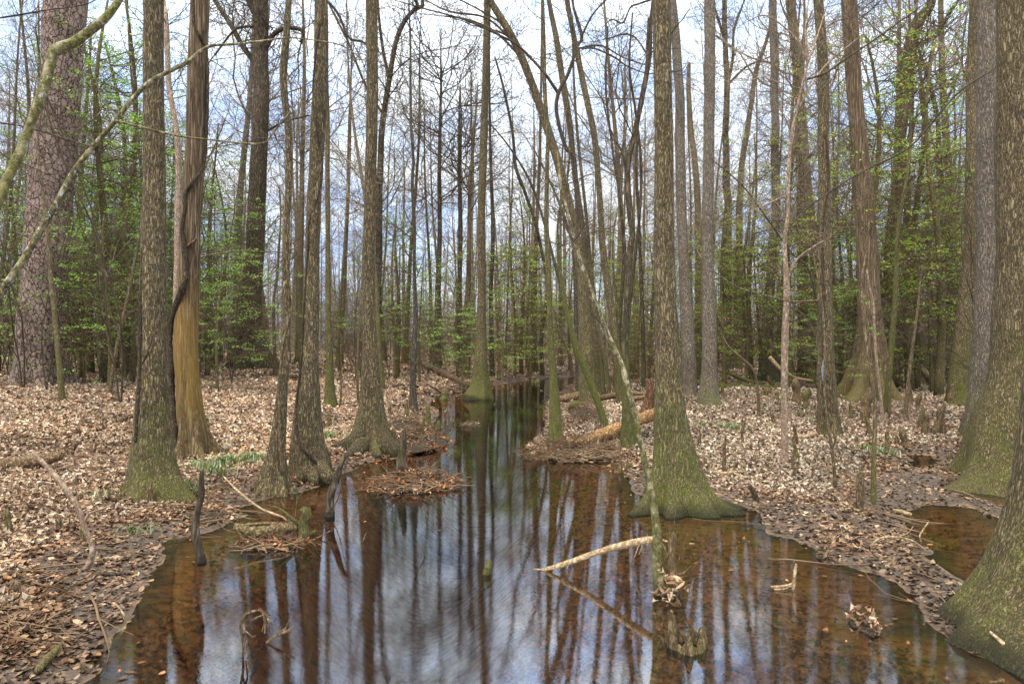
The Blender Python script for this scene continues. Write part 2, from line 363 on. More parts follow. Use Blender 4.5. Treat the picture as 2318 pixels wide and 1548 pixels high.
def tube(mb, path, rad, seg=8, rough=.0, seed=0, cap=True, lobes=None, ridge=0.0, attrs=None, freq=6.0, toes=None):
    """path Nx3, rad N; lobes = (weights per ring, list of (angle, width, strength)) swells the foot into buttresses"""
    P = np.asarray(path, float); rad = np.asarray(rad, float); n = len(P)
    T = np.gradient(P, axis=0); T /= np.linalg.norm(T, axis=1)[:, None] + 1e-12
    ref = np.array([0, 1, 0.]) if np.mean(np.abs(T[:, 1])) < .75 else np.array([1., 0, 0])
    A = np.cross(T, ref); A /= np.linalg.norm(A, axis=1)[:, None] + 1e-9
    B = np.cross(T, A)
    th = np.linspace(0, 2 * math.pi, seg, endpoint=False)
    rr = np.repeat(rad[:, None], seg, 1)
    if lobes is not None:
        wgt, ls = lobes
        s_ = np.zeros(seg)
        for (a, wd, st) in ls:
            dd = np.abs((th - a + math.pi) % (2 * math.pi) - math.pi); s_ += st * np.exp(-(dd / wd) ** 2)
        s_ -= s_.mean()
        rr = rr * (1 + wgt[:, None] * s_[None, :])
    if toes is not None:
        hg, tl = toes
        for (a, wd, ln, h0) in tl:
            dd = np.abs((th - a + math.pi) % (2 * math.pi) - math.pi); ww = wd * (.55 + .9 * np.clip(1 - hg / h0 * .5, 0, 1))
            rr = rr + ln * np.exp(-(dd[None, :] / wd) ** 2) * (np.exp(-np.clip(hg, 0, None) / h0) ** 1.0)[:, None]
    c, s2 = np.cos(th), np.sin(th)
    V = P[:, None, :] + rr[:, :, None] * (A[:, None, :] * c[None, :, None] + B[:, None, :] * s2[None, :, None])
    if rough > 0:
        nz = vn(V[..., 0] * freq, V[..., 1] * freq, V[..., 2] * freq * .5, seed) + .5 * vn(V[..., 0] * freq * 2.6, V[..., 1] * freq * 2.6, V[..., 2] * freq, seed + 1)
        V = V + (nz * rough * rr)[:, :, None] * (A[:, None, :] * c[None, :, None] + B[:, None, :] * s2[None, :, None])
    if ridge > 0:
        nz = np.abs(vn(V[..., 0] * 26, V[..., 1] * 26, V[..., 2] * 3, seed + 3))
        V = V + (nz * ridge)[:, :, None] * (A[:, None, :] * c[None, :, None] + B[:, None, :] * s2[None, :, None])
    i = np.arange(n - 1)[:, None] * seg; j = np.arange(seg)[None, :]; j2 = (j + 1) % seg
    f4 = np.stack([i + j, i + j2, i + seg + j2, i + seg + j], -1).reshape(-1, 4)[:, ::-1]
    V = V.reshape(-1, 3); f3 = None
    if cap:
        V = np.vstack([V, P[0], P[-1]]); jj = np.arange(seg); k0 = n * seg
        f3 = np.vstack([np.stack([np.full(seg, k0), (jj + 1) % seg, jj], -1)[:, ::-1], np.stack([np.full(seg, k0 + 1), (n - 1) * seg + jj, (n - 1) * seg + (jj + 1) % seg], -1)[:, ::-1]])
    at_ = {}
    if attrs:
        for k, a in attrs.items():
            a = np.repeat(np.asarray(a, float), seg)
            if cap: a = np.concatenate([a, [a[0], a[-1]]])
            at_[k] = a
    mb.add(V, f4, f3, **at_)

def prisms(mb, S, sides=3, **at):              # S rows: p0(3) p1(3) r0 r1
    S = np.asarray(S, float).reshape(-1, 8)
    if not len(S): return
    p0, p1, r0, r1 = S[:, :3], S[:, 3:6], S[:, 6], S[:, 7]
    T = p1 - p0; T /= np.linalg.norm(T, axis=1)[:, None] + 1e-9
    ref = np.where(np.abs(T[:, 2:3]) < .8, np.array([[0, 0, 1.]]), np.array([[1., 0, 0]]))
    A = np.cross(T, ref); A /= np.linalg.norm(A, axis=1)[:, None] + 1e-9; B = np.cross(T, A)
    vs = []
    for e, (p_, r_) in enumerate(((p0, r0), (p1, r1))):
        for k in range(sides):
            a = 2 * math.pi * k / sides; vs.append(p_ + r_[:, None] * (A * math.cos(a) + B * math.sin(a)))
    V = np.stack(vs, 1); base = np.arange(len(S))[:, None] * (2 * sides)
    f = np.concatenate([base + np.array([[k, (k + 1) % sides, sides + (k + 1) % sides, sides + k]]) for k in range(sides)], 0)
    mb.add(V.reshape(-1, 3), f)

def leaves(mb, C, size, rs, pal, flat=.5, elong=.5, curl=.15, wet=None, nrm=None, colmul=None):
    """a kite-shaped leaf of 6 points folded along its rib at each point of C"""
    n = len(C); 
    if n == 0: return
    a = rs.uniform(0, 2 * math.pi, n); tilt = rs.normal(0, 1, (n, 2)) * (1 - flat) 
    up = np.stack([tilt[:, 0], tilt[:, 1], np.ones(n)], 1)
    if nrm is not None: up = up + nrm
    up /= np.linalg.norm(up, axis=1)[:, None]
    d = np.stack([np.cos(a), np.sin(a), np.zeros(n)], 1); d -= up * (d * up).sum(1)[:, None]; d /= np.linalg.norm(d, axis=1)[:, None]
    e = np.cross(up, d); size = np.broadcast_to(size, (n,)) * rs.uniform(.45, 1.45, n)
    wd = size * elong * rs.uniform(.7, 1.2, n); cu = size * (curl if np.isscalar(curl) else np.asarray(curl)) * rs.normal(.6, 1, n)
    q = lambda s_, w_, h_: C + d * (size * s_)[:, None] + e * (wd * w_)[:, None] + up * (cu * h_)[:, None]
    V = np.stack([q(-.5, 0, .9), q(-.22, .42, .3), q(.16, .44, .7), q(.5, 0, 1.2), q(.16, -.44, .5), q(-.22, -.42, .6), q(-.02, 0, -.3)], 1)
    b_ = np.arange(n)[:, None] * 7
    f = np.concatenate([b_ + np.array([[k_, 6, (k_ + 1) % 6]])[:, ::-1] for k_ in range(6)], 0)
    pal = np.asarray(pal); col = pal[rs.integers(0, len(pal), n)] * rs.uniform(.65, 1.3, (n, 1))
    if colmul is not None: col = col * colmul
    at_ = dict(col=np.repeat(col, 7, 0))
    if wet is not None: at_['wet'] = np.repeat(wet, 7)
    mb.add(V.reshape(-1, 3), None, f, **at_)

# ------------------------------------------------------------------ ground, water, leaf litter
def axis_grid(a, b, c, n, k):                  # points dense about c
    u = np.linspace(-1, 1, n); s_ = np.sinh(u * k) / math.sinh(k)
    return c + np.where(s_ < 0, -s_ * (a - c), s_ * (b - c))
gx = axis_grid(-260, 260, 0, 560, 4.6); gy = axis_grid(-40, 420, 7, 620, 4.4)
X, Y = np.meshgrid(gx, gy); h, sd, lf, ad = ground(X, Y, True)
mb = MB(); nx, ny = len(gx), len(gy)
i = (np.arange(ny - 1)[:, None] * nx + np.arange(nx - 1)[None, :]).ravel()
wetn = .16 * vn(X * 2.5, Y * 2.5, 0, 21) + .2 * vn(X * .8, Y * .8, 0, 22)
WETW = lambda x, y, sd, lf: np.clip(1.15 - (sd + .35 * vn(x * 3.5, y * 3.5, 0, 21) + .45 * vn(x * .9, y * .9, 0, 22)) / np.where(lf > .5, .8, 1.0), 0, 1)
mb.add(np.stack([X, Y, h], -1).reshape(-1, 3), np.stack([i, i + 1, i + nx + 1, i + nx], -1),
       wet=(WETW(X, Y, sd, lf) * (h > -.015)).ravel(), bed=sstep(-.005, -.03, h).ravel() if False else np.clip(-h / .03, 0, 1).ravel())
tag(mb.build('ground', M['ground']), kind='structure')

wx = np.concatenate([[-255, -60], np.linspace(-9, 14, 180), [60, 255]]); wy = np.concatenate([[-35], np.linspace(1, 46, 260), [80, 415]])
X2, Y2 = np.meshgrid(wx, wy); a2 = axis_dist(X2, Y2); flow = .035 + .02 * np.exp(-(a2 / 1.15) ** 2)
flow = np.where(Y2 > 30, .3, flow)
mb = MB(); nx, ny = len(wx), len(wy); i = (np.arange(ny - 1)[:, None] * nx + np.arange(nx - 1)[None, :]).ravel()
V = np.stack([X2, Y2, 0 * X2], -1).reshape(-1, 3); f4 = np.stack([i, i + 1, i + nx + 1, i + nx], -1)
nb = len(V); V = np.vstack([V, [[wx[0], wy[0], -4], [wx[-1], wy[0], -4], [wx[-1], wy[-1], -4], [wx[0], wy[-1], -4]]])
bx = list(range(nx)); by = [k * nx + nx - 1 for k in range(ny)]; bt = [(ny - 1) * nx + k for k in range(nx)][::-1]; bl = [k * nx for k in range(ny)][::-1]
f3 = []
for edge, c0, c1 in ((bx, nb, nb + 1), (by, nb + 1, nb + 2), (bt, nb + 2, nb + 3), (bl, nb + 3, nb)):
    for k in range(len(edge) - 1): f3.append((edge[k + 1], edge[k], c0))
    f3.append((edge[-1], c0, c1))
f4 = np.vstack([f4, [[nb + 3, nb + 2, nb + 1, nb]]])
mb.add(V, f4, np.array(f3), flow=np.concatenate([flow.ravel(), np.zeros(4)]))
wo_ = mb.build('water', M['water'], smooth=False); tag(wo_, kind='structure')

LEAF_L = [(.50, .38, .265), (.44, .31, .205), (.55, .44, .325), (.34, .225, .14), (.58, .49, .37), (.22, .15, .095), (.42, .26, .15), (.12, .08, .05)]
LEAF_R = [(.44, .36, .27), (.52, .44, .345), (.32, .245, .175), (.24, .175, .12), (.57, .50, .385), (.20, .145, .10), (.38, .27, .17), (.11, .08, .055)]
rs = np.random.default_rng(3)
def litter(n, d0, d1, size, seed, grow=0):
    rs = np.random.default_rng(seed)
    d = np.exp(rs.uniform(math.log(d0), math.log(d1), n)); a = rs.uniform(-.92, .92, n)
    x = d * np.tan(a) * .98; y = d
    h, sd, lf, ad = ground(x, y, True)
    keep = (h > -.35) & (np.abs(x) < 60); x, y, h, sd, lf, d = [q[keep] for q in (x, y, h, sd, lf, d)]
    wet = WETW(x, y, sd, lf)
    keep = (rs.uniform(0, 1, len(x)) > .5 * np.clip(wet * 1.6 - .5, 0, 1)) & ((sd > 0) | (rs.uniform(0, 1, len(x)) < .6)); x, y, h, sd, lf, d, wet = [q[keep] for q in (x, y, h, sd, lf, d, wet)]
    C = np.stack([x, y, h + rs.uniform(.003, .028, len(x))], 1)
    wet2 = np.where(sd < 0, .8, wet)
    C[:, 2] = np.where((sd < 0) | (wet > .7), h + rs.uniform(.001, .012, len(x)), C[:, 2])
    mul = (1 - .72 * wet2 * np.where(rs.uniform(0, 1, len(x)) < .13, .25, rs.uniform(.75, 1.15, len(x))))[:, None] * np.where(wet2[:, None] > .3, np.array([[1.0, .82, .68]]), 1.0)
    mul = np.where((sd < 0)[:, None], np.array([[1.55, .95, .48]]), mul); C[:, 2] = np.where(sd < 0, np.minimum(C[:, 2], -.035), C[:, 2])
    patch = .82 + .35 * vn(x * .7, y * .7, 0, 33)[:, None]
    for sel, pal in ((lf > .5, LEAF_L), (lf <= .5, LEAF_R)):
        leaves(MBL, C[sel], size * (1 + grow * (d[sel] / d0 - 1)), rs, pal, flat=(.60 + .12 * wet2[sel])[:, None], elong=.6, curl=.28 - .16 * wet2[sel], wet=wet2[sel], colmul=(mul * patch)[sel])
MBL = MB()
litter(165000, 3.4, 14, .056, 1); litter(150000, 10, 32, .074, 2, .12); litter(60000, 24, 60, .15, 4, .1)
tag(MBL.build('leaf_litter', M['litter'], smooth=False), 'tan and rust fallen leaves carpeting both muddy banks of the stream', 'fallen leaves', kind='stuff')

rs = np.random.default_rng(31); fx = rs.uniform(-4, 5, 5200); fy = 4 * (16 / 4) ** rs.uniform(0, 1, 5200); fx = fx * fy / 6
h_, s_, l_, a_ = ground(fx, fy, True); k_ = (s_ < -.02) & (rs.uniform(0, 1, 5200) < np.clip(.13 * np.exp(s_ * 3.2) + .006, 0, 1))
mb = MB(); leaves(mb, np.stack([fx[k_], fy[k_], np.full(k_.sum(), .006)], 1), .055, rs, [(.20, .10, .04), (.13, .065, .03), (.26, .15, .07), (.07, .04, .02)], flat=.985, elong=.5, curl=.06, wet=np.full(k_.sum(), .7))
tag(mb.build('floating_leaves', M['litter'], smooth=False), 'brown leaves and bits drifting on the water near the banks', 'floating leaves', kind='stuff')

# ------------------------------------------------------------------ branching
def grow(segs, tips, p, d, ln, r, lvl, rnd, up=.12, wig=.28, spread=.75, kids=(6, 5, 4), steps=5, taper=.55, minr=.004):
    d = d / np.linalg.norm(d); st = ln / steps; nk = kids[0] if kids else 0
    side = rnd.uniform(0, 6.28)
    for s_ in range(steps):
        q = p + d * st; r2 = max(r * (1 - (1 - taper) / steps), minr)
        segs.append((*p, *q, r, r2)); p = q; r = r2
        d = d + np.array([rnd.gauss(0, wig), rnd.gauss(0, wig), rnd.gauss(0, wig) * .8 + up]); d /= np.linalg.norm(d)
        if kids:
            k = nk // steps + (1 if rnd.random() < (nk % steps) / steps else 0)
            for _ in range(k):
                side += 2.4 + rnd.uniform(-.5, .5)
                a = np.cross(d, [0, 0, 1.0]); 
                if np.linalg.norm(a) < .1: a = np.array([1., 0, 0])
                a /= np.linalg.norm(a); b = np.cross(a, d)
                nd_ = d * rnd.uniform(.5, 1.0) + (a * math.cos(side) + b * math.sin(side)) * spread
                grow(segs, tips, p, nd_, ln * rnd.uniform(.38, .62), max(r * .55, minr), lvl + 1, rnd, up * .8, wig * 1.1, spread, kids[1:], max(3, steps - 1), taper, minr)
    if not kids: tips.append(p)

def grow_arr(starts, rnd_seed, **kw):
    rnd = random.Random(rnd_seed); segs, tips = [], []
    for (p, d, ln, r) in starts: grow(segs, tips, np.array(p, float), np.array(d, float), ln, r, 0, rnd, **kw)
    return np.array(segs), np.array(tips)

# ------------------------------------------------------------------ traced trees
NUM = ['', 'first', 'second', 'third', 'fourth', 'fifth', 'sixth', 'seventh', 'eighth', 'ninth', 'tenth', 'eleventh', 'twelfth', 'thirteenth', 'fourteenth', 'fifteenth',
       'sixteenth', 'seventeenth', 'eighteenth', 'nineteenth', 'twentieth', 'twenty-first', 'twenty-second', 'twenty-third', 'twenty-fourth', 'twenty-fifth', 'twenty-sixth', 'twenty-seventh', 'twenty-eighth', 'twenty-ninth', 'thirtieth', 'thirty-first', 'thirty-second', 'thirty-third']
INFO = {}
def trunk_tree(key, name, cat, label, pts, m, moss=(.5, 1.2), lob=.0, nlob=5, seg=28, limbs=(), twigs=(), group=None, depth=None, ext=True,
               rough=.05, roots=(), stain=None, wetfoot=False, seed=None, uplich=1.0, twigmat_='twig', base_in=.35, ridge=.0, toes=None):
    """pts: (x, y, width) in photograph pixels from foot to top"""
    seed = seed if seed is not None else (hash_s(key)); rnd = random.Random(seed)
    if depth is None: d, hb = hit(pts[0][0], pts[0][1])
    else: d = depth; hb = float(ground((pts[0][0] - CX) / F * d, d)); hb = max(hb, -.4)
    d += pts[0][2] * .25 * d / F                        # the foot seen is its front edge
    P = [(*at(x, y, d), wd * .47 * d / F) for (x, y, wd) in pts]
    P[0] = (P[0][0], P[0][1], min(P[0][2], hb + .02) if depth is not None else P[0][2], P[0][3])
    if ext and pts[-1][1] < 30:                        # carry on above the picture
        e = np.array(P[-1]) - np.array(P[-2]); e = e / max(e[2], .1)
        P.append(tuple(np.array(P[-1]) + np.array([e[0] * 3, 0, 3, -.12 * P[-1][3]]))); P.append(tuple(np.array(P[-1]) + np.array([e[0] * 2, 0, 3.5, -.3 * P[-1][3]])))
    n = int(max(24, min(110, (P[-1][2] - P[0][2]) / .085)))
    S = spline(P, n); S[:, 3] = np.maximum(S[:, 3], .002)
    m1 = (S[0:10, None, :] * (1 - np.array([0, 1, 2])[None, :, None] / 3) + S[1:11, None, :] * (np.array([0, 1, 2])[None, :, None] / 3)).reshape(-1, 4); S = np.vstack([m1, S[10:]])
    S = np.vstack([[S[0, 0], S[0, 1], S[0, 2] - base_in, S[0, 3] * 1.08], S])
    S[:, 1] += .03 * vn(S[:, 2] * .8, 0, 0, seed & 255) * d / 10
    base = np.array([S[1, 0], S[1, 1], hb])
    hgt = S[:, 2] - hb
    fl = np.exp(-np.clip(hgt, 0, None) / max(.35, S[1, 3] * 1.3)) + .9 * np.exp(-np.clip(hgt, 0, None) / .16)
    ls = [(rnd.uniform(0, .5) + 2 * math.pi * k / nlob, rnd.uniform(.13, .28), rnd.uniform(.6, 1.3) * lob * 1.7) for k in range(nlob)] if lob else []
    mo = np.clip(moss[0] * (1.1 - np.clip(hgt, 0, None) / (moss[1] + 1e-6) * .75), moss[0] * .12, 1)
    at_ = dict(moss=mo, up=np.clip(hgt / 2.5, 0, 1) * uplich, wet=np.clip(1.25 - (S[:, 2] - .0) / .13, 0, 1) * (1 if wetfoot else 0))
    if stain is not None: at_['stain'] = np.clip(np.interp(S[:, 2], *stain), 0, 1)
    label = ' '.join(label.split()[:16])
    root = thing(name, label, cat, base, group)
    mb = MB(); tube(mb, S[:, :3], S[:, 3], seg, rough, seed & 1023, True, (fl, ls) if lob else None, ridge, at_, toes=(hgt, toes) if toes else None, freq=1.6 / max(S[len(S) // 2, 3], .04) ** .5)
    mb.build('trunk', m, root, base)
    for rt in roots:                                   # roots running over the ground, pixel outlines
        Q = []
        for (x, y, wd) in rt:
            dd, hh = hit(x, y); dd = min(max(dd, d - 1.2), d + 1.2); hw_ = abs((x - CX) / F * d - S[1, 0]) / S[1, 3]; dd = min(dd, d - S[1, 3] * 1.08 * math.sqrt(max(0, 1 - hw_ * hw_))) if hw_ < 1 else dd; Q.append((*at(x, y, dd), wd * .5 * dd / F))
        Q[0] = (S[2, 0] * .6 + Q[0][0] * .4, d * .7 + Q[0][1] * .3, Q[0][2], Q[0][3])
        Q = spline(Q, 18); Q[:, 3] *= 1.35; mb = MB(); tube(mb, Q[:, :3] - [0, 0, .01], Q[:, 3], 14, .16, seed & 511, True, None, 0, dict(moss=np.full(18, moss[0] * .6), wet=np.full(18, .5 if wetfoot else 0)), freq=6)
        mb.build('root', m, root, base)
    for lb in limbs:
        Q = spline([(*at(x, y, d), max(wd * .5 * d / F, .003)) for (x, y, wd) in lb], 8 + 5 * len(lb))
        Q[:, 1] += np.linspace(0, 1, len(Q)) * rnd.uniform(-.6, .9)
        mb = MB(); tube(mb, Q[:, :3], Q[:, 3], 8, .08, seed & 511, True, None, 0, dict(moss=np.full(len(Q), moss[0] * .4), up=np.full(len(Q), .5)), freq=5)
        st = []
        for k in range(4, len(Q) - 1, 3):
            st.append((Q[k, :3] + 0, [rnd.gauss(0, 1), rnd.gauss(0, .8), rnd.uniform(-.2, 1)], rnd.uniform(.25, .7) * (d / 14), max(Q[k, 3] * .3, .004)))
        st.append((Q[-1, :3], Q[-1, :3] - Q[-4, :3], .9 * d / 14, max(Q[-1, 3] * .8, .004)))
        sg, tp = grow_arr(st, seed + 5, kids=(5, 4), steps=5, wig=.24, up=.05, minr=.0022 * d / 10)
        prisms(mb, sg); mb.build('limb', m if m is not M['grey'] else M['oak'], root, base)
    if twigs:
        st = []
        for (y0, y1, n_, ln) in twigs:
            for _ in range(n_):
                yy = rnd.uniform(y0, y1); z = CAMH - (yy - HY) / F * d; k = int(np.argmin(np.abs(S[:, 2] - z)))
                a = rnd.uniform(0, 6.28); st.append((S[k, :3] + np.array([math.cos(a), math.sin(a) * .6, 0]) * S[k, 3] * .7, [math.cos(a), math.sin(a), rnd.uniform(.15, .9)], ln * rnd.uniform(.5, 1.2), max(.006, ln * .009)))
        for q_, s1 in enumerate(st):
            sg, tp = grow_arr([s1], seed + 9 + q_, kids=(6, 4), steps=6, wig=.2, up=.06, minr=.0022 * d / 10)
            mb = MB(); prisms(mb, sg); mb.build('branch', M[twigmat_], root, base)
    INFO[key] = dict(root=root, d=d, S=S, x=pts[0][0], base=base)
    return root
def hash_s(s_):
    v_ = 7
    for ch in s_: v_ = (v_ * 131 + ord(ch)) & 0x7fffffff
    return v_

TU = 'tupelos along the stream'
trunk_tree('pine', 'pine_tree', 'pine tree', 'huge pine with plated purplish bark at the far left, leaning slightly right',
    [(94,872,138),(94,837,114),(98,668,99),(108,505,93),(120,337,96),(140,168,86),(153,0,91)], M['pine'], (.35, 1.2), .14, 6, 40, rough=.05, ridge=.0)
trunk_tree('pine_sap', 'sapling', 'sapling', 'thin crooked sapling standing in front of the huge plated pine',
    [(141,905,16),(139,850,13),(130,769,11),(116,635,10),(108,510,9),(96,430,7),(84,320,5),(95,230,3)], M['thin'], (.6, 4), seg=10, twigs=((300,700,7,.9),))
trunk_tree('lean_stem', 'sapling', 'sapling', 'slim bare stem leaning right between the huge pine and the first grey tupelo',
    [(249,892,11),(256,850,9),(269,769,9),(296,645,8),(316,534,5),(322,470,3)], M['thin'], (.2, 1), seg=10, twigs=((480,700,4,.6),))
trunk_tree('T1', 'tupelo_tree', 'tupelo tree', 'straight grey barked tupelo with a mossy swollen foot, first one right of the pine',
    [(350,1128,152),(350,1106,138),(347,1071,116),(346,1035,101),(345,1005,91),(346,937,76),(347,837,66),(347,668,58),(347,505,54),(349,337,48),(349,168,46),(349,0,45)], M['tupelo'], (.62, 1.5), .10, 7, 48,
    toes=[(math.pi * .5, .22, .16, .16), (math.pi * .22, .2, .12, .14), (math.pi * .82, .2, .13, .14), (math.pi * .98, .16, .10, .12)], group=TU, rough=.045)
trunk_tree('crook', 'bare_tree', 'tree', 'crooked pale stem rising just behind the stained cypress wrapped in vine',
    [(398,835,22),(400,640,15),(404,455,15),(406,404,14),(401,303,12),(384,202,12),(377,111,12),(374,34,10),(368,0,9)], M['rosy'], (.2, 2), seg=14, depth=15, twigs=((50,300,6,1.2),))
trunk_tree('C1', 'cypress_tree', 'cypress tree', 'stringy barked cypress with a golden stained lower trunk and a thick dark vine',
    [(437,1034,104),(435,1005,79),(431,937,62),(427,870,53),(420,803,55),(420,735,55),(424,668,51),(433,505,46),(443,337,45),(448,168,45),(455,0,43)], M['cypress'], (.3, 1.6), .32, 6, 48,
    stain=([.2, .7, 1.1, 1.5, 2.1, 2.7, 3.2], [.1, .25, .8, 1, .95, .45, 0]), rough=.04)
trunk_tree('O1', 'oak_tree', 'oak tree', 'big dark oak with a broad forked root flare standing back from the water',
    [(574,834,112),(574,803,84),(572,769,62),(570,668,49),(581,505,42),(588,337,39),(592,202,38),(590,135,36),(590,60,34),(589,0,38)], M['oak'], (.45, 1.6), .30, 5, 40,
    limbs=([(580,150,20),(572,135,14),(545,100,12),(515,50,11),(481,0,10),(465,-25,9)], [(600,112,12),(623,77,11),(657,66,10),(687,74,9),(684,101,6)],
           [(575,30,14),(565,5,14),(545,-30,10)], [(600,300,6),(640,270,5),(690,250,4)], [(575,60,6),(530,66,5),(480,120,4)]), twigs=((0,450,10,2.4),))
trunk_tree('K1', 'tupelo_tree', 'tupelo tree', 'slender wavering tupelo with a flared foot touching the vine wrapped one',
    [(618,1120,92),(622,1071,60),(629,1005,38),(638,904,27),(646,803,22),(650,702,19),(649,601,16),(650,505,15),(654,404,15),(651,286,16),(645,235,17),(640,168,17),(646,100,18),(653,0,14)], M['tupelo'], (.22, .9), .2, 6, 36, group=TU,
    roots=([(600,1095,26),(585,1118,14),(572,1130,8)],), wetfoot=False)
trunk_tree('K2', 'tupelo_tree', 'tupelo tree', 'tupelo with finger-like roots on the left bank and a thin dark vine up it',
    [(700,1088,98),(701,1060,94),(699,1035,90),(696,1005,79),(697,937,64),(701,837,45),(705,668,37),(710,505,33),(717,337,34),(725,168,35),(725,0,29)], M['tupelo'], (.3, .9), .18, 6, 44, group=TU,
    roots=([(690,1050,34),(684,1075,20),(672,1092,12)], [(715,1050,40),(740,1075,24),(755,1090,14)], [(700,1055,30),(707,1080,20),(712,1094,12)]))
trunk_tree('mossy742', 'tupelo_tree', 'tupelo tree', 'thin straight mossy trunk just right of the vine wrapped tupelo',
    [(748,920,36),(748,905,30),(746,860,21),(746,810,17),(742,672,13),(742,517,12),(741,345,11),(740,172,10),(738,0,9)], M['tupelo'], (.75, 6), .12, 5, 20)
trunk_tree('T2', 'tupelo_tree', 'tupelo tree', 'tall straight tupelo with pale roots spreading left onto the leaves at the stream edge',
    [(840,1024,128),(840,1005,108),(840,983,90),(840,914,58),(838,845,43),(837,776,34),(835,672,30),(837,517,29),(840,345,28),(842,172,27),(841,0,28)], M['tupelo'], (.42, 1.6), .22, 7, 44, group=TU,
    roots=([(815,990,44),(785,1005,26),(748,1013,10)], [(825,1000,40),(800,1025,24),(775,1037,8)], [(865,995,40),(885,1018,26),(898,1030,12)]), wetfoot=True)
trunk_tree('lean858', 'bare_tree', 'tree', 'grey forked tree leaning right behind the tall tupelo with spreading roots',
    [(852,820,26),(855,700,18),(858,517,16),(862,345,15),(871,241,14),(888,138,12),(906,69,11),(930,30,10),(955,14,9),(957,0,8)], M['oak'], (.1, 1), seg=16, depth=30,
    limbs=([(880,180,8),(868,110,7),(862,50,6),(860,0,5)], [(930,30,8),(945,12,8),(920,-20,6)], [(868,260,6),(830,200,5),(790,100,5),(760,40,5),(740,0,4)]), twigs=((50,500,14,3.5),))
trunk_tree('dark930', 'bare_tree', 'tree', 'very thin dark stem with a twisted lower trunk on the left bank near the bend',
    [(938,930,24),(935,880,17),(938,776,14),(941,714,11),(938,604,8),(938,518,8),(933,414,8),(936,362,7),(931,293,6),(929,207,6),(929,104,5),(926,0,4)], M['dark'], (.2, 1), seg=14, twigs=((250,720,9,1.6),))
trunk_tree('cyp998', 'cypress_tree', 'cypress tree', 'bare cypress with neat upswept branches against the bright sky left of centre',
    [(990,822,26),(990,776,18),(993,604,13),(995,518,11),(995,345,9),(998,207,6),(998,104,3),(998,65,2)], M['oak'], (.1, 1), seg=14, depth=38, ext=False, twigs=((120,480,34,4.2),))
trunk_tree('b1040', 'bare_tree', 'tree', 'middle-sized grey trunk with twiggy top standing left of the midstream tree',
    [(1040,822,18),(1040,673,12),(1042,518,11),(1040,380,9),(1040,241,4),(1042,190,2)], M['oak'], (.2, 2), seg=12, depth=38, ext=False, twigs=((200,460,18,3.6),))
trunk_tree('b1062', 'bare_tree', 'tree', 'yellowish footed trunk close behind the tree standing in midstream',
    [(1055,823,22),(1058,720,14),(1060,640,12),(1062,518,10),(1064,414,9),(1072,320,7),(1078,241,5),(1082,180,2)], M['cypress'], (.5, 3), seg=12, depth=34, ext=False, twigs=((220,500,16,3.4),))
trunk_tree('T3', 'tupelo_tree', 'tupelo tree', 'straight tree with a cone shaped mossy foot standing in the water at the bend',
    [(1082,904,76),(1085,890,62),(1087,870,47),(1088,845,38),(1089,776,27),(1090,707,21),(1091,604,19),(1089,517,19),(1094,345,19),(1099,172,16),(1102,0,14)], M['tupelo'], (.8, 2.6), .10, 7, 36, wetfoot=True, group=TU)
trunk_tree('b1115', 'bare_tree', 'tree', 'slim trunk almost hidden behind the midstream tree on its right',
    [(1114,854,18),(1114,840,14),(1111,673,10),(1116,534,10),(1112,400,8),(1109,276,6),(1108,120,4),(1110,0,3)], M['oak'], (.3, 3), seg=12, twigs=((100,500,10,2.6),))
trunk_tree('b1208', 'tupelo_tree', 'tupelo tree', 'flared footed trunk on the far bank just right of the midstream tree',
    [(1207,842,30),(1207,810,20),(1208,776,15),(1211,673,10),(1214,534,9),(1221,380,8),(1224,241,6),(1226,100,5),(1226,0,4)], M['tupelo'], (.5, 2), .1, 5, 16, twigs=((100,450,8,2.6),))
trunk_tree('M1', 'tupelo_tree', 'tupelo tree', 'upright mossy trunk rising from the water edge on the right side of the stream',
    [(1259,1004,40),(1258,975,33),(1256,914,26),(1252,845,19),(1245,742,15),(1242,604,13),(1237,518,12),(1238,380,10),(1240,311,10),(1233,207,10),(1231,104,10),(1228,0,9)], M['tupelo'], (.85, 6), .10, 5, 28, wetfoot=True, twigs=((0,250,4,1.0),))
trunk_tree('L1', 'tupelo_tree', 'tupelo tree', 'stout trunk bending strongly left towards the top centre of the view',
    [(1333,918,52),(1331,880,44),(1326,776,36),(1318,638,26),(1300,518,22),(1283,442,21),(1269,390,21),(1252,331,20),(1238,286,20),(1221,235,19),(1197,172,19),(1173,114,18),(1149,69,18),(1112,7,16)], M['tupelo'], (.5, 5), .08, 5, 28,
    limbs=([(1160,92,6),(1100,45,5),(1020,35,4),(960,10,3)], [(1180,130,6),(1120,80,5),(1060,60,4),(1010,58,3)], [(1140,55,5),(1075,20,4),(1010,-10,3)]), twigs=((0,200,4,1.5),))
trunk_tree('V1', 'bare_tree', 'tree', 'thin dark stem that forks into a wide V over the stream',
    [(1310,905,16),(1306,760,13),(1302,560,11),(1306,470,10),(1300,359,10),(1283,338,9),(1266,286,9),(1259,242,9),(1266,207,9),(1287,166,8),(1307,104,8),(1318,83,8),(1300,21,7),(1296,0,6)], M['dark'], (.15, 2), seg=12,
    limbs=([(1264,212,8),(1231,166,7),(1183,117,6),(1142,83,5),(1086,69,4)], [(1316,84,5),(1340,40,4),(1375,5,3)], [(1310,110,5),(1360,108,4),(1410,140,3),(1478,168,2)]))
trunk_tree('N1', 'tupelo_tree', 'tupelo tree', 'left-leaning trunk standing between the two stout leaning ones right of centre',
    [(1352,892,30),(1350,850,25),(1338,672,20),(1322,540,15),(1302,397,13),(1293,311,14),(1283,242,15),(1269,155,15),(1259,86,14),(1242,0,11)], M['tupelo'], (.5, 5), .05, 5, 22, twigs=((0,200,4,1.3),))
